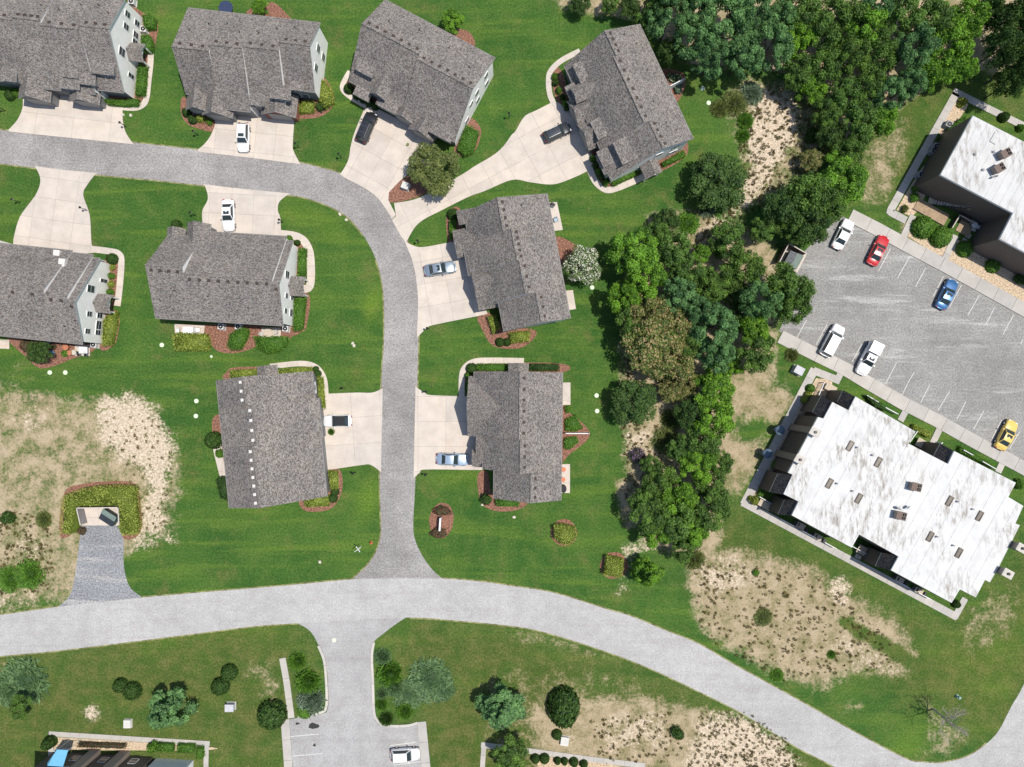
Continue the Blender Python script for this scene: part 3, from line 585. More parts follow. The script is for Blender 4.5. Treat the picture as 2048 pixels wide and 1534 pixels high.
for k, b in enumerate(BEDS):
    pl = poly([catmull(b, 4, True)]); sheet('mulch_bed', pl, 0.026+0.0017*(k % 4), MULCH, 0.05)
for b in [[(1793, 420), (1822, 370), (1850, 330), (1870, 345), (1835, 420), (1820, 432)], [(1832, 440), (1895, 470), (1884, 512), (1815, 472)], [(1915, 480), (2060, 540), (2060, 608), (1888, 520)], [(1914, 200), (1935, 212), (1890, 270), (1875, 262)],
          [(108, 1474), (400, 1492), (400, 1500), (108, 1500)], [(1075, 1512), (1230, 1530), (1230, 1560), (1075, 1545)], [(1632, 756), (1665, 774), (1600, 880), (1560, 940), (1500, 1000), (1497, 996)]]:
    sheet('litter_bed', poly([b]), 0.024, SANDY, 0.05)
# ------------------------------------------------------------------ townhouses
class House:
    def __init__(s, label, name='townhouse', R0=None, R1=None, he=5.2, origin=None, ang=None):
        if R0:
            a, b = P2(*R0, he), P2(*R1, he); s.ang = math.atan2(b[1]-a[1], b[0]-a[0]); s.o = a
        else: s.ang = R(ang); s.o = origin
        s.he = he; s.root = thing(name, label, 'house', (s.o[0], s.o[1], 0), s.ang, 'grey roofed townhouses')
        s.secs = []; s.dm = None
    def uv(s, px, py, h):
        p = P2(px, py, h); return rot2((p[0]-s.o[0], p[1]-s.o[1]), -s.ang)
    def section(s, ra, rb, front, hr=8.2, hf=3.2, u0=None, u1=None, vre=0.0, he=None, vents=0, vent_mat=None):
        he = s.he if he is None else he
        a = s.uv(*ra, hr); b = s.uv(*rb, hr); f = s.uv(*front, hf)
        s.secs.append(dict(u0=a[0] if u0 is None else u0, u1=b[0] if u1 is None else u1, vr=(a[1]+b[1])/2, hr=hr, vf=f[1], hf=hf, ve=vre, he=he, vents=vents, vm=vent_mat))
    def plane(s, u, v):
        """roof height above a point"""
        best = 0
        for k in s.secs:
            if k['u0']-0.05 <= u <= k['u1']+0.05:
                z = k['hf']+(k['hr']-k['hf'])*(v-k['vf'])/(k['vr']-k['vf']) if v <= k['vr'] else k['he']+(k['hr']-k['he'])*(k['ve']-v)/(k['ve']-k['vr'])
                best = max(best, z)
        return best
    def build(s, wall=None):
        wall = wall or SIDING; s.secs.sort(key=lambda k: k['u0'])
        for a, b in zip(s.secs, s.secs[1:]):
            m = (a['u1']+b['u0'])/2; a['u1'] = b['u0'] = m
        n = len(s.secs); T = 0.17
        for i, k in enumerate(s.secs):
            e0 = 0.0 if i == 0 else 0.03; e1 = 0.0 if i == n-1 else 0.03
            u0, u1 = k['u0']-e0, k['u1']+e1*0; dz = 0.006*i
            w0, w1 = u0+(0.28 if i == 0 else 0.02), u1-(0.28 if i == n-1 else 0.02)
            f, r, e, hf, hr, he = k['vf'], k['vr'], k['ve'], k['hf']+dz, k['hr']+dz, k['he']+dz
            MB().slab([(u0, f, hf), (u1, f, hf), (u1, r, hr), (u0, r, hr)], T).build('front_roof_slope', [SHING, FASC], s.root)
            rr = MB().slab([(u0, r, hr), (u1, r, hr), (u1, e, he), (u0, e, he)], T).build('rear_roof_slope', [SHING, FASC], s.root)
            MB().tube((u0, r, hr+0.0), (u1, r, hr+0.0), 0.11, n=6).build('ridge_cap', SHING, s.root)
            zf, ze = hf-T-0.02+0.32*(hr-hf)/(r-f), he-T-0.02+0.32*(hr-he)/(e-r)
            f_, e_ = f+0.32, e-0.32; prof = [(f_, 0), (e_, 0), (e_, ze), (r, hr-T-0.03), (f_, zf)]
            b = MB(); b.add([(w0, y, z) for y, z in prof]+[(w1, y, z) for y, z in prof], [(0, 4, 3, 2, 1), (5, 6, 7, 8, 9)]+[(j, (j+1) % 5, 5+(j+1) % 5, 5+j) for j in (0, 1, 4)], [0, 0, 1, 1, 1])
            b.build('wall', [wall, SIDESHADE], s.root)  # front and rear faces take the shade-darkened siding
            # gutters along both eaves
            for y, z in ((f-0.06, hf-0.1), (e+0.06, he-0.1)):
                MB().box(u0, u1, y-0.06, y+0.06, z-0.1, z+0.02).build('gutter', GUTM, s.root)
            if k['vents']:
                for j in range(k['vents']):
                    u = u0+(u1-u0)*(j+0.6)/(k['vents']+0.2); v = r+0.62; z = hr-(hr-he)*0.62/(e-r)
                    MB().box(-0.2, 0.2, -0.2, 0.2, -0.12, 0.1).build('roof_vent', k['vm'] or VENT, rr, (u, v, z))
            for j in range(2):
                u = u0+(u1-u0)*(0.3+0.45*j); v = r+(e-r)*(0.45+0.2*((i+j) % 2)); z = hr-(hr-he)*(v-r)/(e-r)
                MB().tube((u, v, z-0.1), (u, v, z+0.42), 0.06).build('vent_pipe', BLACK, rr)
        return s
    def gable(s, px, w, ze, zr, back, z0=0.0, face='garage', name='front_gable', wallm=None, ov=0.25):
        """gabled bump facing the front; px = middle of its front edge"""
        c = s.uv(*px, zr*0.5+ze*0.5); s._gable(c, R(-90), w, ze, zr, back, z0, face, name, wallm, ov)
    def _gable(s, c, ang, w, ze, zr, back, z0, face, name, wallm, ov=0.25, posts=False):
        e = thing(name, None, None); e.parent = s.root; e.location = (c[0], c[1], 0); e.rotation_euler = (0, 0, ang-R(-90))
        h = w/2; T = 0.14; sl = (zr-ze)/h
        for sgn in (-1, 1):
            x = sgn*(h+ov); zz = ze-sl*ov
            q = [(x, -ov, zz), (0, -ov, zr), (0, back, zr), (x, back, zz)]
            if sgn < 0: q = [(x, -ov, zz), (0, -ov, zr), (0, back, zr), (x, back, zz)]
            else: q = [(0, -ov, zr), (x, -ov, zz), (x, back, zz), (0, back, zr)]
            MB().slab(q, T).build('gable_slope', [SHING, FASC], e)
        zt = T+0.03; b = MB(); hh = h-0.02
        prof = [(-hh, z0), (hh, z0), (hh, ze-zt), (0, zr-zt), (-hh, ze-zt)]
        if not posts:
            b.add([(x, 0.05, z) for x, z in prof]+[(x, back, z) for x, z in prof], [(0, 1, 2, 3, 4)]+[((j+1) % 5, j, 5+j, 5+(j+1) % 5) for j in (1, 4)])
            b.build('gable_wall', wallm or SIDESHADE, e)
        else:
            b.add([(x, 0.05, z) for x, z in prof[2:]]+[(x, 0.2, z) for x, z in prof[2:]], [(0, 1, 2), (5, 4, 3)]); b.build('pediment', WHITE, e)
            for sgn in (-1, 1):
                MB().box(sgn*(hh-0.1)-0.09, sgn*(hh-0.1)+0.09, 0.06, 0.24, 0, ze-0.1).build('post', WHITE, e)
        if face == 'garage':
            MB().box(-w*0.36, w*0.36, -0.01, 0.06, 0.02, 2.25).build('garage_door', DOORM, e)
        elif face == 'window':
            s._window(e, (0, 0.04), 0, min(1.3, w*0.5), z0+0.25, min(ze+0.1, z0+1.5))
        return e
    def _window(s, par, c, ang, w, z0, z1):
        """window facing -y of its frame, turned by ang"""
        f = MB(); t = 0.05
        f.box(-w/2-t, w/2+t, -0.06, 0.02, z0-t, z0); f.box(-w/2-t, w/2+t, -0.06, 0.02, z1, z1+t)
        f.box(-w/2-t, -w/2, -0.06, 0.02, z0, z1); f.box(w/2, w/2+t, -0.06, 0.02, z0, z1); f.box(-w/2, w/2, -0.05, 0.02, (z0+z1)/2-0.03, (z0+z1)/2+0.03)
        o = f.build('window', WHITE, par, (c[0], c[1], 0), ang)
        MB().box(-w/2, w/2, -0.047, 0.01, z0, z1).build('pane', GLASS, o)
    def shed(s, px, h, w, hh, slope=0.12, win=1):
        """flat fronted dormer: px = foot of its front face on the roof at height h"""
        c = s.uv(*px, h); z = s.plane(*c); z1 = z+hh
        k = [q for q in s.secs if q['u0']-0.05 <= c[0] <= q['u1']+0.05] or s.secs[:1]; k = k[0]
        sl = (k['hr']-k['hf'])/(k['vr']-k['vf']); run = min(hh/max(0.1, sl-slope), k['vr']-c[1]); zb = min(z1+slope*run, k['hr']-0.05)
        e = thing('dormer', None, None); e.parent = s.root; e.location = (c[0], c[1], 0)
        MB().slab([(-w/2-0.15, -0.2, z1), (w/2+0.15, -0.2, z1), (w/2+0.15, run+0.3, zb+slope*0.3), (-w/2-0.15, run+0.3, zb+slope*0.3)], 0.12).build('dormer_roof', [SHING, FASC], e)
        b = MB(); b.add([(-w/2, 0, z-0.3), (w/2, 0, z-0.3), (w/2, 0, z1-0.1), (-w/2, 0, z1-0.1), (-w/2, run, zb-0.12), (w/2, run, zb-0.12)], [(0, 1, 2, 3), (1, 5, 2), (0, 3, 4)])
        b.build('dormer_wall', s.dm or SIDESHADE, e)
        for j in range(win):
            s._window(e, ((j-(win-1)/2)*1.0, 0), 0, 0.75, z+0.15, z1-0.2)
    def porch(s, px, end, w, ze=2.6, zr=3.5, depth=2.0):
        """gabled hood on posts at an end wall: end = +1 or -1 along the length"""
        c = s.uv(*px, ze); k = s.secs[-1] if end > 0 else s.secs[0]
        u = (k['u1']-0.28) if end > 0 else (k['u0']+0.28)
        s._gable((u+end*depth, c[1]), R(0) if end > 0 else R(180), w, ze, zr, depth, 0, None, 'side_porch', None, 0.2, True)
    def endwin(s, end, items):
        k = s.secs[-1] if end > 0 else s.secs[0]; u = (k['u1']-0.28) if end > 0 else (k['u0']+0.28)
        for v, z0, z1, w in items: s._window(s.root, (u+end*0.02, v), R(90) if end > 0 else R(-90), w, z0, z1)
    def frontwin(s, u, v, z0, z1, w): s._window(s.root, (u, v), 0, w, z0, z1)

# upper left corner house
th = R(-6.5); r1 = P2(287, 38); L1 = 25.0
h = House('long grey roofed townhouse at the upper left corner with white gable wall', origin=(r1[0]+0.3-L1*math.cos(th), r1[1]+0.3-L1*math.sin(th)), ang=-6.5)
h.section((-90, 25), (22, 41), (20, 163), u0=0.0, vents=5)
h.section((26, 36), (80, 40), (75, 175), vents=4); h.section((80, 50), (157, 59), (120, 180), vents=3, hr=8.0)
h.section((160, 56), (228, 54), (232, 183), u1=L1, vents=3)
h.build()
h.shed((206, 147), 5.2, 3.0, 1.0); h.shed((141, 177), 4.0, 2.6, 1.0, win=2); h.shed((176, 168), 4.4, 2.0, 0.8); h.shed((14, 158), 4.4, 1.9, 1.0); h.shed((137, 150), 5.2, 1.9, 0.5)
h.gable((58, 192), 4.2, 2.6, 4.3, 4.0); h.gable((160, 198), 4.0, 2.4, 3.9, 3.5)
h.porch((268, 103), 1, 2.3); h.endwin(1, [(-1.8, 3.4, 4.6, 0.8), (-3.6, 3.4, 4.6, 0.8), (-1.8, 0.9, 2.1, 0.8), (-3.5, 0.9, 2.1, 0.8), (-4.8, 0.9, 2.1, 1.2), (-7.4, 3.6, 5.0, 1.1), (-9.6, 0.8, 2.2, 0.6)])
# second house of the top row
h = House('grey roofed townhouse in the top row with a white car on its drive', R0=(377.4, 15.8), R1=(634, 45))
h.section((343, 95), (416, 99), (365, 186), vents=3); h.section((418, 90), (484, 95), (455, 218), vents=3, hr=8.3); h.section((485, 96), (557, 97), (540, 215), vents=3)
h.section((558, 86), (620, 89), (605, 181), vents=3, hf=4.2, hr=8.4); h.build()
h.shed((390, 210), 3.6, 1.9, 1.0, win=1); h.shed((516, 211), 3.6, 1.9, 1.0); h.shed((565, 201), 4.0, 2.6, 1.0, win=2); h.shed((594, 180), 4.6, 1.7, 0.9)
h.gable((390, 214), 3.2, 2.7, 4.2, 3.5); h.gable((428, 224), 4.0, 2.6, 4.4, 4.0); h.gable((553, 224), 4.6, 2.5, 4.0, 3.0, wallm=BRICKM)
h.endwin(1, [(-3.2, 3.4, 4.8, 1.0), (-6.0, 3.4, 4.8, 1.0), (-3.2, 0.8, 2.2, 1.0)])
for x in (15.5, 16.7): h.frontwin(x, h.uv(605, 181, 4.2)[1]+0.30, 1.0, 2.2, 0.9)
# tilted house of the top row
h = House('tilted grey roofed townhouse with a black car on its drive', R0=(764, -4), R1=(993, 117.5))
h.section((728, 38), (832, 116), (745, 186), vents=7); h.section((841, 111), (942, 185), (862, 258), vents=7); h.build()
h.shed((728, 146), 5.0, 2.5, 0.9); h.shed((771, 214), 3.8, 3.0, 1.1, win=2); h.shed((880, 272), 3.9, 3.2, 1.1, win=2); h.shed((720, 190), 3.6, 2.2, 0.8, win=2)
h.gable((754, 186), 2.0, 4.6, 5.5, 3.0, 3.4, 'window'); h.gable((806, 232), 3.6, 2.6, 4.1, 3.5); h.gable((840, 262), 3.6, 2.6, 4.2, 3.5)
h.endwin(1, [(-2.4, 3.4, 4.6, 0.9), (-5.2, 3.4, 4.6, 0.9), (-7.0, 3.4, 4.4, 0.9), (-2.4, 0.9, 2.1, 0.9), (-5.2, 0.9, 2.1, 0.9), (-8.6, 0.9, 2.1, 0.9)])
# steeply turned house next to the wood
h = House('steeply turned grey roofed townhouse beside the wood with a dark car outside', R0=(1278, 45), R1=(1386.5, 277.5))
h.section((1215, 58), (1226, 112), (1138, 150), vents=4, hr=8.3); h.section((1225, 115), (1291, 245), (1172, 235), vents=7); h.section((1292, 244), (1323, 281), (1196, 318), vents=3, hr=8.0); h.section((1318, 282), (1328, 299), (1212, 336), vents=1, hr=7.8, u1=h.uv(1386.5, 277.5, 5.2)[0]); h.build()
h.shed((1156, 146), 5.0, 2.6, 0.9); h.shed((1236, 310), 5.0, 3.2, 1.0); h.shed((1190, 262), 4.0, 2.6, 1.0, win=2); h.shed((1140, 186), 4.0, 2.4, 0.9, win=2); h.shed((1202, 320), 3.8, 2.2, 0.8, win=2)
h.gable((1150, 186), 2.0, 4.7, 5.6, 3.0, 3.4, 'window'); h.gable((1150, 222), 3.8, 2.6, 4.3, 4.0); h.gable((1170, 268), 3.8, 2.6, 4.3, 4.0)
h.porch((1300, 332), 1, 2.3); h.endwin(1, [(-2.2, 3.3, 4.5, 1.0), (-5.0, 3.3, 4.5, 1.0), (-7.4, 0.9, 2.1, 0.9), (-2.2, 0.9, 2.1, 1.2)])
# house at the left edge
r0 = (165, 688); a = P2(*r0, 5.2)
h = House('grey roofed townhouse at the left edge with white windowed gable and flower bed', R0=r0, R1=(0, 671))
h.section((152, 607), (134, 600), (200, 517), vents=1, hr=7.9, u0=0.0); h.section((132, 597), (88, 584), (140, 505), vents=2, hr=8.1); h.section((86, 580), (-30, 570), (60, 493), vents=4, hr=8.4, u1=15.5); h.section((-30, 571), (-80, 569), (2, 475), u0=15.5, u1=22, hr=8.2); h.build()
h.porch((198, 606), -1, 2.4); h.endwin(-1, [(-1.9, 3.4, 4.5, 0.7), (-4.4, 3.4, 4.5, 0.7), (-1.9, 0.9, 2.1, 0.7), (-3.0, 0.9, 2.1, 1.2), (-4.6, 0.9, 2.1, 1.1), (-8.0, 3.4, 5.0, 1.0), (-9.6, 0.6, 2.2, 0.5)])
for px in ((127, 526), (107, 506)):
    u, v = h.uv(*px, 4.6); z = h.plane(u, v); m = MB(); m.box(-0.45, 0.45, -0.55, 0.55, -0.4, 0.22); m.build('skylight', VENTL, h.root, (u, v, z))
# house with clipped rear hedges
h = House('grey roofed townhouse with clipped hedges and patios along its rear', R0=(566.6, 651), R1=(310, 635.6), he=5.3)
h.section((561, 571), (544, 566), (582, 482), hr=8.0, u0=0.0, vents=1); h.section((543, 561), (366, 546), (490, 468), vents=9, hr=8.2); h.section((364, 537), (293, 527), (330, 470), vents=4, hr=8.7, u1=h.uv(310, 635.6, 5.3)[0]); h.build()
h.gable((392, 447), 3.0, 2.9, 4.4, 4.5); h.gable((348, 457), 2.2, 2.6, 3.6, 3.0)
h.porch((592, 572), -1, 2.5); h.endwin(-1, [(-2.2, 3.4, 4.5, 0.7), (-4.4, 3.4, 4.5, 0.7), (-2.2, 0.9, 2.1, 1.0), (-4.6, 0.9, 2.1, 1.0), (-7.4, 3.4, 5.0, 1.0)])
for u in (2.6, 6.0, 9.4, 12.6, 15.6): s_ = h._window(h.root, (u, -0.30), R(180), 1.1, 0.9, 2.2); h._window(h.root, (u, -0.30), R(180), 1.0, 3.3, 4.5)
# house opposite, left of the lane
h = House('grey roofed townhouse left of the lane with a convertible on its drive', R0=(458.6, 1016.4), R1=(432.6, 760.7))
h.section((518, 1003), (508, 896), (648, 940), vents=7, vent_mat=VENTL, u0=0.0, hr=8.3); h.section((514, 888), (507, 812), (642, 850), vents=4, vent_mat=VENTL, hr=8.0); h.section((492, 806), (488, 758), (628, 780), vents=3, vent_mat=VENTL, hr=8.4, u1=h.uv(432.6, 760.7, 5.2)[0]); h.build()  # sunlit tone put into these roof vents; same product as the dark ones
h.dm = SIDING; h.shed((618, 815), 4.2, 1.9, 0.9); h.shed((634, 845), 3.8, 2.2, 0.9); h.shed((628, 775), 3.9, 1.7, 1.2)  # sun-facing dormers get the white copy, others the shade-darkened one
h.porch((534, 742), 1, 2.6, depth=1.6)
# house with flowering tree, right of the lane
h = House('grey roofed townhouse right of the lane beside the white flowering tree', R0=(1093.4, 386.7), R1=(1140.5, 637))
h.section((996, 392), (1004, 461), (931, 440), vents=4, hr=8.0, u0=0.0); h.section((1021, 459), (1036, 520), (934, 530), vents=5, hr=8.5); h.section((1037, 521), (1052, 586), (966, 590), vents=3, hr=8.3); h.section((1071, 586), (1083, 642), (1005, 645), vents=3, hr=7.8, hf=4.0, u1=h.uv(1140.5, 637, 5.2)[0]); h.build()
h.gable((912, 485), 3.6, 2.7, 4.3, 4.5); h.gable((957, 600), 2.4, 2.7, 3.8, 4.0); h.gable((918, 433), 1.6, 3.6, 4.4, 3.0, 2.0, 'window'); h.gable((950, 566), 3.4, 3.6, 5.0, 3.5, 2.0, 'window')
h.endwin(1, [(-2.4, 3.4, 4.5, 0.9), (-5.0, 3.4, 4.5, 0.9), (-2.4, 0.9, 2.1, 0.9)])
# house by the entrance sign
h = House('grey roofed townhouse nearest the entrance sign with a light blue car outside', R0=(1124.7, 744.8), R1=(1121.4, 1001))
h.section((1038, 745), (1040, 880), (948, 800), vents=6, hr=8.2, u0=0.0); h.section((1040, 880), (1041, 947), (966, 930), vents=3, hr=8.2, hf=3.6); h.section((1062, 948), (1061, 1003), (988, 975), vents=3, hr=7.8, hf=4.2, u1=h.uv(1121.4, 1001, 5.2)[0]); h.build()
h.gable((938, 813), 8.3, 2.9, 6.2, 6.5); h.gable((947, 917), 2.0, 2.9, 3.9, 3.5); h.gable((955, 893), 2.2, 3.4, 4.4, 3.5, 2.0, 'window')
h.porch((1037, 735), -1, 2.6, depth=1.4)

# ------------------------------------------------------------------ flats
def flats(name, label, roofpx, hr, inset, ang, wall, memb, cuts):
    rp = [P2(x, y, hr) for x, y in roofpx]; c = centroid(rp)
    e = thing(name, label, 'building', (c[0], c[1], 0)); q = [(p[0]-c[0], p[1]-c[1]) for p in rp]
    MB().prism(q, hr-0.35, hr-0.02, 0, 1).build('roof_deck', [SEAM, WHITE], e)
    a = R(ang); u = (math.cos(a), math.sin(a))
    for s in cut(q, [((u[0]*cuts*i, u[1]*cuts*i), u) for i in range(-18, 19)], 0.05):
        g = centroid(s); MB().prism([(p[0]-g[0], p[1]-g[1]) for p in s], -0.03, 0).build('roof_membrane_sheet', memb, e, (g[0], g[1], hr))
    bm = bmesh.new(); bm.faces.new([bm.verts.new((p[0], p[1], 0)) for p in (q if area(q) > 0 else q[::-1])])
    r = bmesh.ops.inset_individual(bm, faces=bm.faces[:], thickness=inset, depth=0); ring = set(r['faces'])
    wl = [[(v.co.x, v.co.y) for v in f.verts] for f in bm.faces if f not in ring][0]; bm.free()
    MB().prism(wl, -0.05, hr-0.36).build('wall', wall, e)
    return e, c
ROOFB = [(1711, 793), (1697, 820.5), (1665, 804), (1647, 837), (1636, 834), (1576, 945.5), (1585, 949), (1567, 988), (1597, 1003), (1583.5, 1030.5), (1703.5, 1095.5), (1718.5, 1069), (1797, 1113), (1782, 1140.5), (1903.5, 1206), (1920, 1179), (1952, 1195), (1970, 1160), (1980, 1165), (1998.5, 1133), (2040, 1050.5), (2031, 1047), (2047, 1012), (2017, 994), (2032, 965.5), (1908.5, 902), (1896, 928), (1817, 887), (1831, 863)]
HB = 6.6
eb, cb = flats('apartment_block', 'large flat white roofed apartment block with stained membrane at the right', ROOFB, HB, 0.35, -29, SIDEB, MEMB, 1.95)
def hips(e, c, quads):
    for q in quads:
        pts = [P(*p) for p in q]; pts = [(p[0]-c[0], p[1]-c[1], p[2]) for p in pts]
        if area(pts) < 0: pts = pts[::-1]
        MB().slab(pts, 0.18).build('shingled_slope', [SHINGD, WHITE], e)
        lo = [p for p in pts if p[2] < HB-0.5]; d = Vector(pts[0])
        if len(lo) == 2:
            a, b = lo; b_ = MB(); b_.add([(a[0], a[1], 0), (b[0], b[1], 0), (b[0], b[1], b[2]-0.15), (a[0], a[1], a[2]-0.15)], [(0, 1, 2, 3)]); b_.build('stair_wall', SIDEB, e)
hips(eb, cb, [[(1697, 820.5, 6.5), (1711, 793, 6.5), (1686, 780.5, 4.4), (1675, 804, 4.4)], [(1665, 804, 6.5), (1647, 837, 6.5), (1625, 824, 4.4), (1643.5, 790.5, 4.4)],
              [(1584, 950, 6.5), (1566, 989, 6.5), (1539, 984, 4.4), (1556, 947, 4.4)], [(1598, 1002, 6.5), (1584, 1031, 6.5), (1556, 1029, 4.4), (1569, 999, 4.4)],
              [(1797, 1113, 6.5), (1782, 1140, 6.5), (1751, 1133, 4.4), (1763.5, 1105.5, 4.4)], [(1908.5, 902, 6.5), (1896, 928, 6.5), (1867, 913, 4.4), (1881, 887, 4.4)]])
def onroof(e, c, name, m, px, py, h, rz=0.0, mats=None):
    p = P2(px, py, h); return m.build(name, mats, e, (p[0]-c[0], p[1]-c[1], h), rz)
for x, y in [(655, 495), (880, 625), (490, 795), (725, 915), (1450, 935), (1690, 1055), (1295, 1220), (1525, 1350)]:
    b = MB(); b.box(-0.34, 0.34, -0.72, -0.6, 0, 0.16); b.box(-0.34, 0.34, 0.6, 0.72, 0, 0.16); b.box(-0.34, -0.24, -0.6, 0.6, 0, 0.16); b.box(0.24, 0.34, -0.6, 0.6, 0, 0.16)
    o = onroof(eb, cb, 'skylight', b, 1536+x/4, 768+y/4, HB, R(-29), plain('bronze frame', (0.10, 0.075, 0.06), 0.5))
    MB().add([(-0.24, -0.6, 0.05), (0.24, -0.6, 0.05), (0.24, 0.6, 0.12), (-0.24, 0.6, 0.12)], [(0, 1, 2, 3)]).build('pane', plain('smoked dome', (0.17, 0.15, 0.12), 0.3), o)
def stack(e, c, px, py, h, rz):
    b = MB(); b.box(-0.62, 0.62, -0.5, 0.5, -0.3, 0.95); o = onroof(e, c, 'chimney', b, px, py, h, rz, SIDETAUPE)
    MB().box(-0.7, 0.7, -0.58, 0.58, 0.95, 1.03).build('cap', plain('brown cap', (0.15, 0.11, 0.09)), o)
    for k in (-1, 1): MB().lathe([(0.2, 1.03), (0.2, 1.2), (0.14, 1.2), (0.14, 1.06)], 10, (0.35, 0.24*k)).build('flue', BLACK, o)
stack(eb, cb, 1825, 972, HB, R(-14)); stack(eb, cb, 1795, 1029, HB, R(-14))
for x, y in [(712, 507), (835, 568), (550, 795), (675, 855), (1515, 940), (1635, 1000), (1350, 1220), (1480, 1290)]:
    onroof(eb, cb, 'vent_pipe', MB().lathe([(0.16, 0), (0.12, 0.1), (0.08, 0.12), (0.08, 0.45), (0.16, 0.46), (0.14, 0.55), (0.0, 0.6)], 10), 1536+x/4, 768+y/4, HB, 0, VENTL)
def dish(px, py, h, label, yaw):
    p = P(px, py, h); e = thing('satellite_dish', label, 'satellite dish', p, R(yaw), 'satellite dishes on the flat roofs')
    MB().tube((0, 0, 0), (0, 0, 0.5), 0.03).build('mast', STEEL, e)
    b = MB(); n = 14; vs = [(0, 0.12, 0.55)]; fs = []
    for i in range(n):
        t = 2*math.pi*i/n; vs.append((0.36*math.cos(t), -0.08+0.16*math.sin(t), 0.6+0.32*math.sin(t)))
    b.add(vs, [(0, 1+i, 1+(i+1) % n) for i in range(n)]).build('reflector', STEEL, e)
    MB().tube((0, 0, 0.4), (0, -0.55, 0.62), 0.02).build('arm', STEEL, e)
dish(1793, 1016, HB, 'grey satellite dish by the lower chimney of the stained white roof', 150)
dish(1812, 1013, HB, 'small green antenna dish right of the lower roof chimney', 40)
def chim(e, c, px, py, rz, hh=7.6, w=0.62, d=0.45):
    p = P2(px, py); b = MB(); b.box(-w, w, -d, d, -0.02, hh); o = b.build('chimney_shaft', SIDETAUPE, e, (p[0]-c[0], p[1]-c[1], 0), rz)
    MB().box(-w-0.12, w+0.12, -d-0.12, d+0.12, hh, hh+0.12).build('cap', plain('pale cap', (0.5, 0.47, 0.42)), o)
    MB().lathe([(0.2, hh+0.12), (0.2, hh+0.3)], 10).build('flue', BLACK, o)
for px, py in [(1585, 857), (1557, 908), (1968, 1072), (1942, 1119)]: chim(eb, cb, px, py, R(-29))
def wallwin(e, c, pa, pb, hr, ts_, zs, w=0.9, inset=0.4, wm=None):
    """windows along a wall between two roof corners (pixels), looking outward to the right of a->b"""
    a, b = P2(*pa, hr), P2(*pb, hr); L = math.hypot(b[0]-a[0], b[1]-a[1]); d = ((b[0]-a[0])/L, (b[1]-a[1])/L); n = (d[1], -d[0])
    for t in ts_:
        for z in zs:
            x, y = a[0]+d[0]*L*t-n[0]*inset-c[0], a[1]+d[1]*L*t-n[1]*inset-c[1]
            House._window(None, e, (x, y), math.atan2(n[1], n[0])+R(90), w, z, z+1.15)
wallwin(eb, cb, (1636, 834), (1576, 945.5), HB, (0.12, 0.42, 0.58, 0.9), (0.9, 3.7), 1.1, 0.33)
wallwin(eb, cb, (1583.5, 1030.5), (1703.5, 1095.5), HB, (0.2, 0.45, 0.75), (0.9, 3.7), 1.1, 0.33)
wallwin(eb, cb, (1782, 1140.5), (1903.5, 1206), HB, (0.2, 0.5, 0.8), (0.9, 3.7), 1.1, 0.33)
ROOFA = [(1946, 231), (1881, 349.5), (2026, 426), (1999.6, 477.7), (2190, 580), (2190, 356)]
HA = 6.8
ea, ca = flats('apartment_block', 'flat cream roofed apartment block with an outside stair at the upper right', ROOFA, HA, 0.35, -29, SIDEB, MEMB2, 1.15)
stack(ea, ca, 2003, 311, HA, R(30)); stack(ea, ca, 1990, 340, HA, R(30))
for x, y in [(1987, 304), (1966, 340), (1950, 309)]:
    onroof(ea, ca, 'vent_pipe', MB().lathe([(0.2, 0), (0.2, 0.35), (0.1, 0.45)], 10), x, y, HA, 0, VENTL)
dish(1985, 356, HA, 'grey satellite dish at the foot of the cream roof chimneys', 200)
onroof(ea, ca, 'roof_hatch', MB().box(-0.45, 0.45, -0.8, 0.8, 0, 0.12), 1990, 276, HA, R(-29), plain('hatch grey', (0.5, 0.5, 0.48)))
wallwin(ea, ca, (1946, 231), (1881, 349.5), HA, (0.22, 0.38, 0.72, 0.88), (0.9, 3.8), 1.0, 0.33)
wallwin(ea, ca, (1881, 349.5), (2026, 426), HA, (0.3, 0.5, 0.72), (0.9, 3.9), 1.0, 0.33)
wallwin(ea, ca, (1999.6, 477.7), (2190, 580), HA, (0.12, 0.28), (0.9, 3.9), 1.2, 0.33)
# flats cut off by the bottom edge: walls rise just inside the frame
HW = 6.6
p0, p1 = P2(108, 1503), P2(306, 1513); ew = thing('apartment_block', 'dark shingled apartment block with two chimneys at the bottom left edge', 'building', (p0[0], p0[1], 0), math.atan2(p1[1]-p0[1], p1[0]-p0[0]))
Lw = math.hypot(p1[0]-p0[0], p1[1]-p0[1])
MB().prism([(0, 0), (Lw, 0), (Lw, -14), (0, -14)], -0.05, HW).build('wall', SIDEB, ew); MB().prism([(-0.3, 0.3), (Lw+0.3, 0.3), (Lw+0.3, -14.3), (-0.3, -14.3)], HW, HW+0.3).build('roof_deck', MEMB, ew)
for u in (6.3, 10.7):
    o = MB().box(u-0.7, u+0.7, -0.05, 0.75, 0, 7.6).build('chimney_shaft', SIDETAUPE, ew); MB().box(u-0.8, u+0.8, -0.1, 0.85, 7.6, 7.75).build('cap', VENTL, o)
for u in (4.2, 8.4, 12.8): House._window(None, ew, (u, 0.04), R(180), 1.0, 1.0, 2.2); House._window(None, ew, (u, 0.04), R(180), 1.0, 3.8, 5.0)
es = thing('sun_room', 'pale flat roofed sun room on the bottom left flats beside the hedges', 'building', (*P2(352, 1530), 0), R(-3))
MB().box(-3.0, 2.6, -2.0, 0.9, 0, 2.7).build('wall', WHITE, es); o = MB().box(-3.1, 2.7, -2.1, 1.0, 2.7, 2.85).build('roof', MEMB, es)
for k in range(3): MB().box(-1.1, 0.6, 0.2-0.22*k, 0.32-0.22*k, 2.85, 2.93).build('roof_slot', BLACK, o)
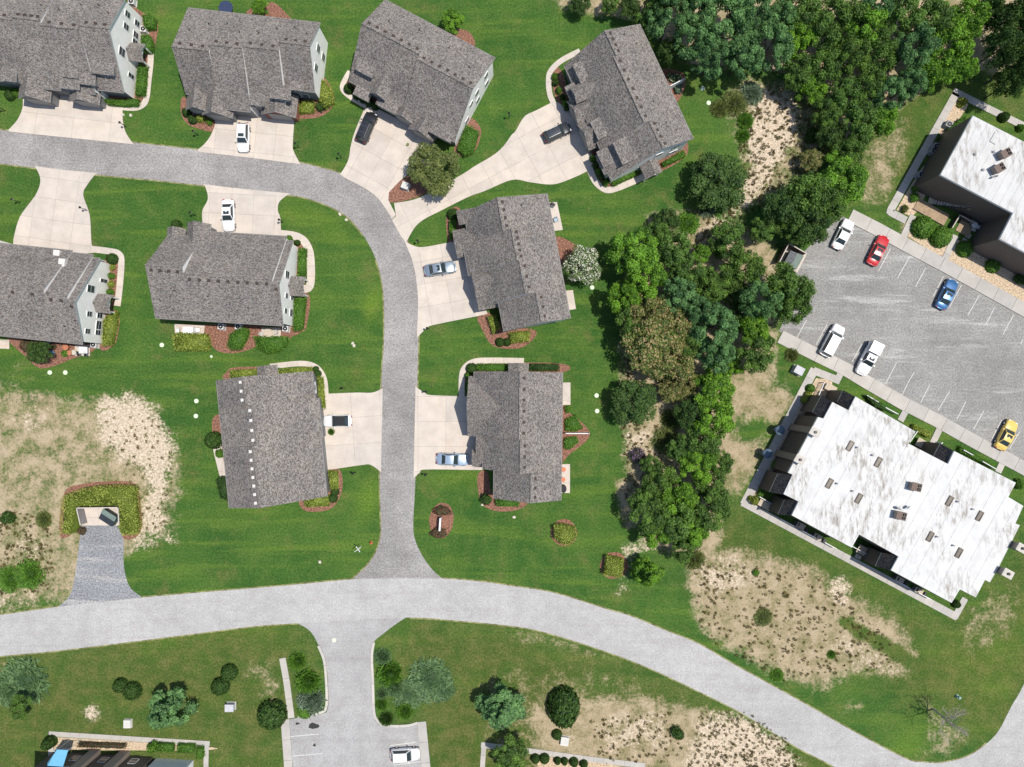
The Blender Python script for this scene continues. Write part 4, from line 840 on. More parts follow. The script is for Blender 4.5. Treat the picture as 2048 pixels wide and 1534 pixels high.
p0, p1 = P2(985, 1548), P2(1260, 1572); ev = thing('apartment_block', 'apartment block behind the row of round shrubs at the bottom edge', 'building', (p0[0], p0[1], 0), math.atan2(p1[1]-p0[1], p1[0]-p0[0]))
Lv = math.hypot(p1[0]-p0[0], p1[1]-p0[1]); MB().prism([(0, 0), (Lv, 0), (Lv, -12), (0, -12)], -0.05, HW).build('wall', SIDETAUPE, ev); MB().prism([(-.3, .3), (Lv+.3, .3), (Lv+.3, -12.3), (-.3, -12.3)], HW, HW+0.3).build('roof_deck', MEMB, ev)
# ------------------------------------------------------------------ foliage
def leafmesh(name, P_, N_, size, tint, spot, mat, rs, aspect=0.62, extra=None):
    n = len(P_); N_ = N_/np.maximum(1e-6, np.linalg.norm(N_, axis=1, keepdims=True))
    a = np.cross(N_, rs.normal(size=(n, 3))); a /= np.maximum(1e-6, np.linalg.norm(a, axis=1, keepdims=True)); b = np.cross(N_, a)
    s = size[:, None]; V = np.stack([P_-a*s, P_-b*s*aspect, P_+a*s, P_+b*s*aspect], 1).reshape(-1, 3)
    me = bpy.data.meshes.new(name); F = np.arange(4*n).reshape(-1, 4)
    ev, ef = ([], []) if extra is None else extra
    allv = np.concatenate([V, np.array(ev).reshape(-1, 3)]) if len(ev) else V
    me.vertices.add(len(allv)); me.vertices.foreach_set('co', allv.astype(np.float32).ravel())
    loops = F.ravel().tolist(); starts = list(range(0, 4*n, 4)); tot = [4]*n
    for f in ef:
        starts.append(len(loops)); tot.append(len(f)); loops += [4*n+i for i in f]
    me.loops.add(len(loops)); me.loops.foreach_set('vertex_index', loops)
    me.polygons.add(len(starts)); me.polygons.foreach_set('loop_start', starts); me.polygons.foreach_set('loop_total', tot)
    k = len(ef)
    for nm, d in (('tint', tint), ('spot', spot)):
        at = me.attributes.new(nm, 'FLOAT', 'FACE'); at.data.foreach_set('value', np.concatenate([d, np.full(k, 0.1)]).astype(np.float32))
    me.materials.append(mat); me.update(calc_edges=True); me.validate(); return me
def dirs(rs, n, up=0.0):
    d = rs.normal(size=(n, 3)); d /= np.linalg.norm(d, axis=1, keepdims=True); d[:, 2] = np.where(d[:, 2] < -0.35, -d[:, 2], d[:, 2]); d[:, 2] += up
    return d/np.linalg.norm(d, axis=1, keepdims=True)
def crown(name, seed, mat, Rr=4.0, hgt=5.5, nl=38, lr=(0.2, 0.36), n=5200, leaf=0.19, jag=0.25, shape='dome', clump=0.28):
    """crown of leaf clumps; base of crown at z=0"""
    rs = np.random.RandomState(seed); C = []; rad = []
    for i in range(nl):
        t = rs.uniform(0, 2*math.pi); rr = math.sqrt(rs.uniform(0.0, 1.0))*0.80
        if shape == 'cone': z = hgt*(0.12+0.85*rs.uniform(0, 1)); rr = (1-z/hgt)*0.85*math.sqrt(rs.uniform(0.3, 1)); k = 0.55+0.5*(1-z/hgt)
        else: z = hgt*(0.16+0.66*math.sqrt(max(0, 1-rr*rr)))*rs.uniform(0.68, 1.1); k = 1.0
        C.append((rr*Rr*math.cos(t), rr*Rr*math.sin(t), z)); rad.append(Rr*rs.uniform(*lr)*k)
    C = np.array(C); rad = np.array(rad); lt = rs.uniform(-clump, clump, nl)
    w_ = rad**2; idx = rs.choice(nl, n, p=w_/w_.sum()); d = dirs(rs, n, 0.25)
    ro = rad[idx]*(1-jag+rs.uniform(0, 2*jag, n)*rs.uniform(0.3, 1, n)); Pp = C[idx]+d*ro[:, None]*np.array([1, 1, 0.8])
    Nn = d*0.9+rs.normal(size=(n, 3))*0.45+np.array([0, 0, 0.35])
    tint = np.clip(0.5+lt[idx]+rs.normal(0, 0.28, n), 0, 1)
    return leafmesh(name, Pp, Nn, leaf*rs.uniform(0.6, 1.35, n), tint, rs.uniform(0, 1, n), mat, rs)
def trunkmesh(name, seed, hgt=4.5, r=0.2, limbs=5, spread=2.2):
    rn = random.Random(seed); b = MB(); z = 0; p = (0, 0, -0.1)
    for k in range(4):
        q = (rn.uniform(-.12, .12)*k, rn.uniform(-.12, .12)*k, hgt*(k+1)/4); b.tube(p, q, r*(1-0.2*k), r*(0.8-0.2*k), 7, 0, False); p = q
        if k > 0:
            for j in range(limbs//2):
                t = rn.uniform(0, 6.28); s = spread*rn.uniform(.6, 1)*(1-.15*k); m = (p[0]+s*.5*math.cos(t), p[1]+s*.5*math.sin(t), p[2]+.5)
                b.tube(p, m, r*.38, r*.25, 5, 0, False); b.tube(m, (p[0]+s*math.cos(t+.3), p[1]+s*math.sin(t+.3), p[2]+1.2), r*.25, r*.08, 5, 0, False)
    me = bpy.data.meshes.new(name); me.from_pydata(b.v, [], b.f); me.materials.append(BARK); me.polygons.foreach_set('use_smooth', [True]*len(b.f)); return me
CROWNS = {}
def variants(key, mat, k, **kw):
    CROWNS[key] = [crown('crown', 100+17*i+hash_(key), LEAF[mat], **kw) for i in range(k)]
def hash_(s): return sum(ord(c)*(i+3) for i, c in enumerate(s)) % 997
variants('oak', 'oak', 3, nl=40, lr=(0.14, 0.29), n=7200, leaf=0.165, clump=0.38)
variants('dark', 'dark', 2, nl=60, lr=(0.16, 0.28), n=8200, leaf=0.16, hgt=5.0)
variants('olive', 'olive', 1, nl=70, lr=(0.14, 0.24), n=9500, leaf=0.145, hgt=5.0, clump=0.2)
variants('bright', 'bright', 3, nl=40, lr=(0.14, 0.28), n=7200, leaf=0.175, clump=0.36)
variants('pine', 'pine', 3, nl=46, lr=(0.12, 0.23), n=7600, leaf=0.15, hgt=6.0, jag=0.18, clump=0.3)
variants('tan', 'tan', 2, nl=60, lr=(0.15, 0.25), n=8200, leaf=0.16)
variants('myrtle', 'myrtle', 1, nl=54, lr=(0.15, 0.26), n=8200, leaf=0.15)
variants('cone', 'pine', 2, nl=64, lr=(0.14, 0.26), n=7800, leaf=0.17, hgt=9.0, shape='cone')
variants('star', 'bright', 1, nl=54, lr=(0.12, 0.24), n=6400, leaf=0.2, hgt=7.0, shape='cone', jag=0.3)
TRUNKS = [trunkmesh('trunk', 5+i) for i in range(3)]
TREES = []
def tree(px, py, rpx, hgt, kind, zone, desc=None, yaw=None):
    TREES.append((px, py, rpx, hgt, kind, zone, desc))
mid = 'the middle wood'; top = 'the upper right wood'; low = 'the lower wood'; lot = 'the grove above the dumpster'
for a in [(1270, 505, 58, 9, 'bright'), (1292, 560, 46, 9, 'bright'), (1248, 590, 40, 8, 'bright'), (1268, 640, 42, 8, 'oak'), (1310, 468, 32, 7, 'oak'), (1347, 500, 42, 8, 'oak'), (1335, 440, 28, 5, 'dark'), (1378, 545, 40, 7, 'oak'), (1358, 592, 46, 8, 'pine'),
          (1305, 690, 70, 9, 'tan'), (1295, 632, 50, 9, 'tan'), (1345, 722, 52, 8, 'tan'), (1350, 650, 48, 8, 'tan'), (1415, 585, 36, 8, 'oak'), (1398, 625, 40, 9, 'pine'), (1428, 655, 52, 10, 'pine'), (1432, 712, 42, 9, 'pine'), (1440, 560, 40, 7, 'oak'), (1462, 480, 42, 7, 'oak'), (1495, 535, 40, 8, 'oak'),
          (1522, 602, 48, 10, 'pine'), (1582, 572, 52, 9, 'oak'), (1590, 615, 36, 8, 'oak'), (1512, 700, 46, 8, 'oak'), (1500, 660, 40, 8, 'bright'), (1428, 752, 32, 6, 'bright'), (1368, 765, 34, 5, 'tan'), (1468, 735, 22, 4, 'bright'), (1480, 590, 34, 6, 'dark'), (1465, 640, 30, 6, 'dark'), (1385, 690, 40, 7, 'oak'), (1400, 505, 22, 4, 'bright')]:
    tree(*a, mid)
for a in [(1569, 412, 42, 8, 'dark'), (1622, 386, 50, 9, 'oak'), (1626, 442, 48, 8, 'dark'), (1694, 355, 52, 8, 'bright'), (1675, 314, 30, 5, 'bright'), (1626, 320, 26, 4, 'tan'), (1531, 454, 32, 5, 'oak'), (1660, 405, 40, 8, 'oak'), (1590, 460, 30, 6, 'oak')]:
    tree(*a, lot)
for a in [(1422, 785, 48, 7, 'bright'), (1384, 826, 36, 7, 'dark'), (1430, 838, 48, 8, 'bright'), (1410, 880, 40, 7, 'oak'), (1368, 898, 34, 6, 'oak'), (1397, 932, 42, 7, 'bright'), (1440, 925, 30, 6, 'oak'), (1322, 970, 42, 7, 'oak'), (1302, 1025, 50, 8, 'oak'), (1352, 1040, 50, 8, 'oak'), (1418, 1022, 48, 8, 'oak'), (1430, 980, 42, 7, 'oak'), (1372, 1093, 36, 6, 'oak'), (1355, 990, 42, 8, 'bright'), (1312, 1065, 36, 7, 'bright'), (1345, 780, 30, 4, 'tan'), (1300, 930, 22, 4, 'oak'), (1385, 1060, 38, 7, 'bright')]:
    tree(*a, low)
for a in [(1340, 35, 52, 10, 'pine'), (1392, 72, 50, 10, 'pine'), (1452, 45, 64, 11, 'pine'), (1505, 25, 56, 11, 'pine'), (1540, 95, 50, 10, 'pine'), (1425, 115, 44, 9, 'pine'), (1484, 115, 46, 9, 'pine'), (1325, 5, 40, 9, 'oak'), (1395, 10, 45, 10, 'pine'), (1600, 20, 50, 9, 'oak'), (1645, 60, 46, 9, 'oak'), (1592, 78, 42, 8, 'bright'), (1685, 30, 50, 9, 'oak'), (1732, 52, 48, 9, 'bright'),
          (1702, 108, 44, 9, 'oak'), (1650, 130, 40, 8, 'oak'), (1600, 140, 38, 7, 'oak'), (1622, 182, 36, 6, 'bright'), (1762, 100, 44, 9, 'oak'), (1805, 28, 48, 9, 'oak'), (1832, 92, 50, 10, 'pine'), (1872, 42, 48, 9, 'oak'), (1902, 82, 48, 9, 'bright'), (1942, 40, 45, 9, 'bright'), (1922, 128, 38, 8, 'bright'), (1872, 150, 40, 8, 'bright'), (1820, 168, 36, 8, 'pine'), (1782, 190, 40, 8, 'pine'), (1740, 172, 40, 8, 'oak'),
          (1692, 190, 40, 8, 'oak'), (1652, 222, 34, 7, 'oak'), (1722, 240, 42, 8, 'oak'), (1768, 240, 34, 7, 'bright'), (1664, 270, 30, 6, 'dark'), (1706, 290, 38, 7, 'oak'), (2010, 90, 40, 12, 'dark'), (2040, 30, 46, 12, 'dark'), (2045, 120, 40, 12, 'dark'), (2030, 160, 34, 10, 'dark'), (1262, 12, 26, 5, 'dark'), (1222, 8, 22, 4, 'oak'), (1160, 4, 24, 4, 'dark'), (1298, 40, 30, 6, 'oak'), (1345, 100, 30, 6, 'dark'), (1560, 40, 40, 9, 'pine'),
          (1760, 10, 44, 9, 'pine'), (1985, 20, 36, 9, 'dark'), (2075, 80, 46, 12, 'dark')]:
    tree(*a, top)
SOLO = [(868, 336, 58, 6, 'olive', 'round olive green tree over the drive of the tilted townhouse'), (1165, 530, 42, 5, 'myrtle', 'round white flowering tree behind the townhouse right of the lane'),
        (1440, 362, 64, 6.5, 'dark', 'large dark round oak on the lawn edge left of the sandy track'), (906, 42, 26, 4, 'bright', 'small bright tree behind the tilted townhouse at the top'),
        (1268, 806, 52, 6, 'dark', 'dense dark round tree on the lawn edge below the middle wood'), (1303, 1152, 44, 8, 'star', 'bright spiky tree standing alone beside the square hedge near the road'),
        (1003, 1425, 66, 8, 'cone', 'large dark conical tree on the lower verge left of the oval shrub'), (322, 1432, 58, 8, 'cone', 'conical tree over the pavement of the bottom left flats'),
        (74, 703, 26, 4.5, 'dark', 'tall dark cedar in the flower bed at the left edge'), (40, 1415, 26, 4, 'oak', 'small upright tree in the juniper patch at the lower left'),
        (523, 14, 20, 3, 'bright', 'leafy shrub tree in the bed behind the second top row house'), (1020, 1510, 40, 5, 'oak', 'dark tree over the pavement at the bottom edge')]
ADJ = {'oak': 'mid green', 'dark': 'dark green', 'bright': 'bright', 'pine': 'clumped', 'tan': 'tan blossomed', 'cone': 'conical', 'olive': 'olive', 'star': 'spiky', 'myrtle': 'flowering'}
ORD = ['leftmost', 'second', 'third', 'fourth', 'fifth', 'sixth', 'seventh', 'eighth', 'ninth', 'tenth', 'eleventh', 'twelfth', 'thirteenth', 'fourteenth', 'fifteenth', 'sixteenth', 'seventeenth', 'eighteenth', 'nineteenth', 'twentieth', 'twenty first']
def plant_tree(px, py, rpx, hgt, kind, label, group, k):
    x, y = P2(px, py, hgt*0.62); ms = CROWNS[kind]; me = ms[k % len(ms)]
    rr = rpx/S*(1-0.7*hgt/HC); base = 4.0; cs = rr/base/0.98; ch = hgt*0.80/({'cone': 9.0, 'star': 7.0}.get(kind, 5.5)*1.02)
    e = thing('tree' if kind != 'pine' else 'pine_tree', label, 'tree', (x, y, 0), (k*2.399) % 6.283, group)
    o = inst('crown', me, e, (0, 0, hgt*0.12)); o.scale = (cs, cs, ch)
    t = inst('trunk', TRUNKS[k % 3], e); t.scale = (cs, cs, hgt*0.7/4.5)
from collections import defaultdict
grp = defaultdict(list)
for t in TREES: grp[(t[5], t[4])].append(t)
k = 0
for (zone, kind), L in grp.items():
    L.sort(key=lambda t: t[0])
    for i, t in enumerate(L):
        w_ = '' if len(L) == 1 else (', '+('leftmost' if i == 0 else 'rightmost' if i == len(L)-1 else ORD[i]+' from the left')+' of its kind')
        plant_tree(t[0], t[1], t[2], t[3], kind, '%s %s in %s%s' % (ADJ[kind], 'pine' if kind == 'pine' else 'tree', zone, w_), 'trees of '+zone, k); k += 1
for t in SOLO: plant_tree(t[0], t[1], t[2], t[3], t[4], t[5], None, k); k += 1

# hedges and shrubs
def hedge(px_poly, hgt, mat, label, group='clipped hedges', dens=55, leaf=0.085, rnd=0.12):
    pl = [P2(x, y, hgt*0.8) for x, y in px_poly]
    if area(pl) < 0: pl = pl[::-1]
    c = centroid(pl); q = [(p[0]-c[0], p[1]-c[1]) for p in pl]; rs = np.random.RandomState(int(abs(c[0]*131+c[1]*37)) % 99991)
    xs = [p[0] for p in q]; ys = [p[1] for p in q]; A = abs(area(q)); n = max(60, int(A*dens))
    X = rs.uniform(min(xs), max(xs), n*4); Y = rs.uniform(min(ys), max(ys), n*4); m = inpoly(X, Y, q); X, Y = X[m][:n], Y[m][:n]
    lump = 0.5+0.5*np.sin(X*2.3+rs.uniform(0, 6))*np.cos(Y*2.1+rs.uniform(0, 6)); Z = hgt*(1-rnd+rnd*1.2*lump)+rs.normal(0, 0.04, len(X))
    PT = [np.stack([X, Y, Z], 1)]; NN = [np.stack([rs.normal(0, .5, len(X)), rs.normal(0, .5, len(X)), np.ones(len(X))], 1)]
    for i in range(len(q)):
        a, b = q[i], q[(i+1) % len(q)]; L = math.hypot(b[0]-a[0], b[1]-a[1]); k_ = max(6, int(L*hgt*dens*0.8)); t = rs.uniform(0, 1, k_); o = rs.normal(0.03, 0.06, k_)
        nx, ny = (b[1]-a[1])/max(L, 1e-6), -(b[0]-a[0])/max(L, 1e-6)
        PT.append(np.stack([a[0]+(b[0]-a[0])*t+nx*o, a[1]+(b[1]-a[1])*t+ny*o, rs.uniform(0.05, hgt*0.98, k_)], 1)); NN.append(np.stack([nx+rs.normal(0, .5, k_), ny+rs.normal(0, .5, k_), rs.normal(.3, .4, k_)], 1))
    PT = np.concatenate(PT); NN = np.concatenate(NN); n = len(PT)
    g = 0.93; core = MB().prism([(p[0]*g, p[1]*g) for p in q], 0.0, hgt*0.84)
    cl = np.sin(PT[:, 0]*1.7+1)*np.sin(PT[:, 1]*1.9+2)*0.16
    me = leafmesh('hedge', PT, NN, leaf*rs.uniform(0.7, 1.4, n), np.clip(0.52+cl+rs.normal(0, .22, n), 0, 1), rs.uniform(0, 1, n), LEAF[mat], rs, extra=(core.v, core.f))
    return tag(inst('hedge', me, None, (c[0], c[1], 0)), label, 'hedge', group)
SHR = {}
def shrubmesh(key, seed, mat, style):
    rs = np.random.RandomState(seed); n = 1500
    d = dirs(rs, n, 0.1); d[:, 2] = np.abs(d[:, 2])
    if style == 'round': Pp = d*(1+rs.normal(0, .045, n))[:, None]; sz = 0.095; N = d+rs.normal(size=(n, 3))*0.35; asp = 0.65
    elif style == 'loose':
        c = dirs(rs, 14, 0.2)*0.55; i = rs.randint(0, 14, n); Pp = c[i]+d*rs.uniform(0.3, 0.52, n)[:, None]; sz = 0.11; N = d+rs.normal(size=(n, 3))*0.5; asp = 0.6
    else:  # feathery juniper: sprays running outward
        Pp = d*rs.uniform(0.25, 1.08, n)[:, None]; Pp[:, 2] *= 0.7; sz = 0.2; N = np.cross(d, rs.normal(size=(n, 3))); asp = 0.2
    core = MB().lathe([(0.86, 0.0), (0.84, 0.3), (0.66, 0.58), (0.3, 0.78), (0.02, 0.84)], 10) if style == 'round' else MB().lathe([(0.5, 0.0), (0.5, 0.2), (0.3, 0.4), (0.02, 0.5)], 8)
    Pp[:, 2] = np.maximum(Pp[:, 2], 0.03)
    return leafmesh('shrub', Pp, N, sz*rs.uniform(.6, 1.4, n), np.clip(rs.normal(.5, .25, n), 0, 1), rs.uniform(0, 1, n), LEAF[mat], rs, asp, (core.v, core.f))
def shrub(px, py, rpx, hgt, mat, style, label, group=None, ry=None, name='shrub'):
    key = (mat, style, int(px) % 2)
    if key not in SHR: SHR[key] = shrubmesh(key, hash_(mat+style)+int(px) % 2, mat, style)
    x, y = P2(px, py, hgt*0.5); o = inst(name, SHR[key], None, (x, y, 0), 0 if ry else (px*1.7+py) % 6.28, (rpx/S, (ry or rpx)/S, hgt)); return tag(o, label, 'shrub', group)
H1, H2, H3, H4, H5, H6, H7, H8, H9 = ('the upper left townhouse', 'the second top townhouse', 'the tilted townhouse', 'the steeply turned townhouse', 'the left edge townhouse', 'the rear patio townhouse', 'the lane left townhouse', 'the flowering tree townhouse', 'the entrance sign townhouse')
for a in [
 ([(284, 30), (300, 28), (309, 36), (308, 55), (290, 57)], 1.2, 'hedge', 'green hedge block at the top of the white gable of '+H1), ([(281, 71), (298, 69), (304, 85), (302, 102), (288, 104)], 1.2, 'hedge', 'green hedge block below the air unit of '+H1),
 ([(275, 130), (292, 130), (287, 190), (270, 190)], 1.1, 'hedge', 'long green hedge between white gable and curved walk of '+H1), ([(200, 197), (240, 200), (277, 197), (276, 211), (240, 211), (215, 208)], 0.9, 'hedge', 'low dark hedge along the front wall of '+H1),
 ([(637, 152), (650, 162), (664, 182), (666, 204), (650, 215), (637, 200)], 1.3, 'lime', 'yellow green rounded hedge at the right end of '+H2), ([(594, 203), (627, 201), (627, 223), (594, 225)], 1.0, 'lime', 'square yellow green hedge before the front windows of '+H2),
 ([(932, 248), (958, 262), (946, 304), (930, 312), (914, 298)], 1.2, 'hedge', 'bushy green hedge at the lower corner of '+H3), ([(1222, 359), (1278, 335), (1282, 345), (1226, 372)], 0.9, 'hedge', 'long green hedge left of the side porch of '+H4), ([(1324, 325), (1368, 300), (1372, 311), (1328, 333)], 0.9, 'hedge', 'green hedge right of the side porch of '+H4),
 ([(206, 640), (218, 628), (233, 622), (230, 650), (222, 690), (204, 692)], 1.2, 'lime', 'yellow green hedge below the porch of '+H5), ([(344, 669), (360, 665), (415, 669), (418, 690), (416, 701), (348, 701)], 1.2, 'lime', 'yellow green block hedge left of the rear patios of '+H6),
 ([(454, 690), (460, 668), (480, 655), (497, 658), (493, 675), (480, 698), (462, 700)], 1.2, 'hedge', 'uneven green bush between the rear patios of '+H6), ([(506, 673), (575, 673), (573, 690), (556, 703), (535, 707), (516, 698)], 1.1, 'hedge', 'half round green hedge by the round patio table of '+H6),
 ([(597, 496), (612, 496), (609, 553), (595, 556)], 1.0, 'hedge', 'green hedge above the side porch of '+H6), ([(588, 592), (611, 590), (605, 655), (600, 662), (586, 662)], 1.1, 'hedge', 'green hedge below the side porch of '+H6),
 ([(458, 741), (516, 738), (517, 753), (460, 756)], 1.0, 'lime', 'yellow green hedge left of the top porch of '+H7), ([(556, 739), (624, 734), (626, 745), (556, 748)], 0.9, 'lime', 'narrow yellow green hedge right of the top porch of '+H7), ([(634, 752), (645, 752), (650, 818), (640, 818)], 0.8, 'lime', 'upright yellow green hedge strip beside the convertible of '+H7),
 ([(656, 942), (674, 942), (675, 978), (661, 980)], 1.0, 'lime', 'yellow green hedge below the drive of '+H7), ([(607, 999), (658, 990), (658, 1012), (610, 1014)], 0.9, 'lime', 'yellow green hedge at the lower wall of '+H7), ([(432, 960), (440, 953), (452, 955), (455, 1003), (440, 995)], 1.2, 'deep', 'dark green hedge at the rear lower corner of '+H7),
 ([(898, 440), (910, 439), (912, 476), (900, 478)], 1.0, 'hedge', 'short green hedge at the upper front of '+H8), ([(975, 633), (991, 628), (1000, 655), (986, 668)], 1.0, 'lime', 'yellow green hedge at the lower front of '+H8), ([(1018, 666), (1060, 661), (1058, 682), (1022, 686)], 1.0, 'lime', 'yellow green block hedge under the lower wall of '+H8),
 ([(953, 728), (1018, 728), (1018, 741), (955, 741)], 1.0, 'hedge', 'green hedge left of the top porch of '+H9), ([(1055, 728), (1118, 728), (1118, 741), (1055, 741)], 1.0, 'deep', 'dark green hedge right of the top porch of '+H9), ([(991, 998), (1040, 1001), (1038, 1013), (991, 1012)], 0.8, 'hedge', 'low green hedge at the lower wall of '+H9),
 ([(1108, 1052), (1122, 1048), (1150, 1055), (1154, 1072), (1142, 1088), (1128, 1090), (1110, 1078)], 1.5, 'lime', 'rounded yellow green hedge in a mulch circle on the lower lawn'), ([(1213, 1111), (1248, 1120), (1243, 1156), (1208, 1150)], 1.5, 'lime', 'square yellow green hedge near the main road'),
 ([(126, 992), (160, 979), (200, 972), (268, 972), (270, 1000), (276, 1055), (270, 1070), (246, 1070), (239, 1055), (240, 1010), (149, 1011), (148, 1055), (143, 1068), (121, 1068)], 1.7, 'lime', 'U shaped yellow green hedge round the dumpster pad at the left'),
 ([(1130, 838), (1150, 830), (1166, 856), (1150, 864), (1130, 862)], 0.5, 'hedge', 'low green planting above the rear beam of '+H9), ([(1128, 876), (1152, 872), (1158, 884), (1136, 900), (1128, 896)], 0.5, 'hedge', 'low green planting below the rear beam of '+H9),
 ([(1335, 146), (1362, 150), (1365, 165), (1340, 162)], 0.6, 'myrtle', 'white flowered planting behind '+H4+' above the beam'), ([(1348, 172), (1366, 168), (1362, 186), (1352, 186)], 0.6, 'silver', 'silvery planting behind '+H4+' below the beam'),
 ([(155, 1486), (250, 1490), (250, 1497), (155, 1494)], 0.8, 'burgundy', 'long mixed planting along the pavement of the bottom left flats'), ([(313, 1488), (346, 1490), (346, 1504), (313, 1503)], 1.0, 'hedge', 'left one of the green block hedges above the sun room'), ([(354, 1490), (388, 1491), (388, 1505), (354, 1505)], 1.0, 'hedge', 'right one of the green block hedges above the sun room'), ([(392, 1495), (405, 1496), (405, 1518), (392, 1517)], 1.0, 'hedge', 'upright green hedge at the right corner of the sun room'),
 ([(1732, 790), (1760, 805), (1770, 822), (1748, 812)], 1.1, 'deep', 'dark hedge at the top edge of the stained white roof'), ([(1828, 848), (1862, 866), (1858, 876), (1824, 858)], 0.8, 'lime', 'pale low hedge by the upper recess of the stained white roof'), ([(1920, 892), (1990, 930), (1986, 936), (1916, 902)], 0.7, 'hedge', 'long low hedge between path and stained white roof'),
 ([(1896, 258), (1930, 232), (1940, 240), (1912, 268)], 1.3, 'hedge', 'green hedge at the upper corner of the cream roofed flats'), ([(1517, 988), (1534, 950), (1542, 954), (1524, 994)], 0.9, 'hedge', 'narrow hedge strip left of the stained white roof')]:
    hedge(*a)
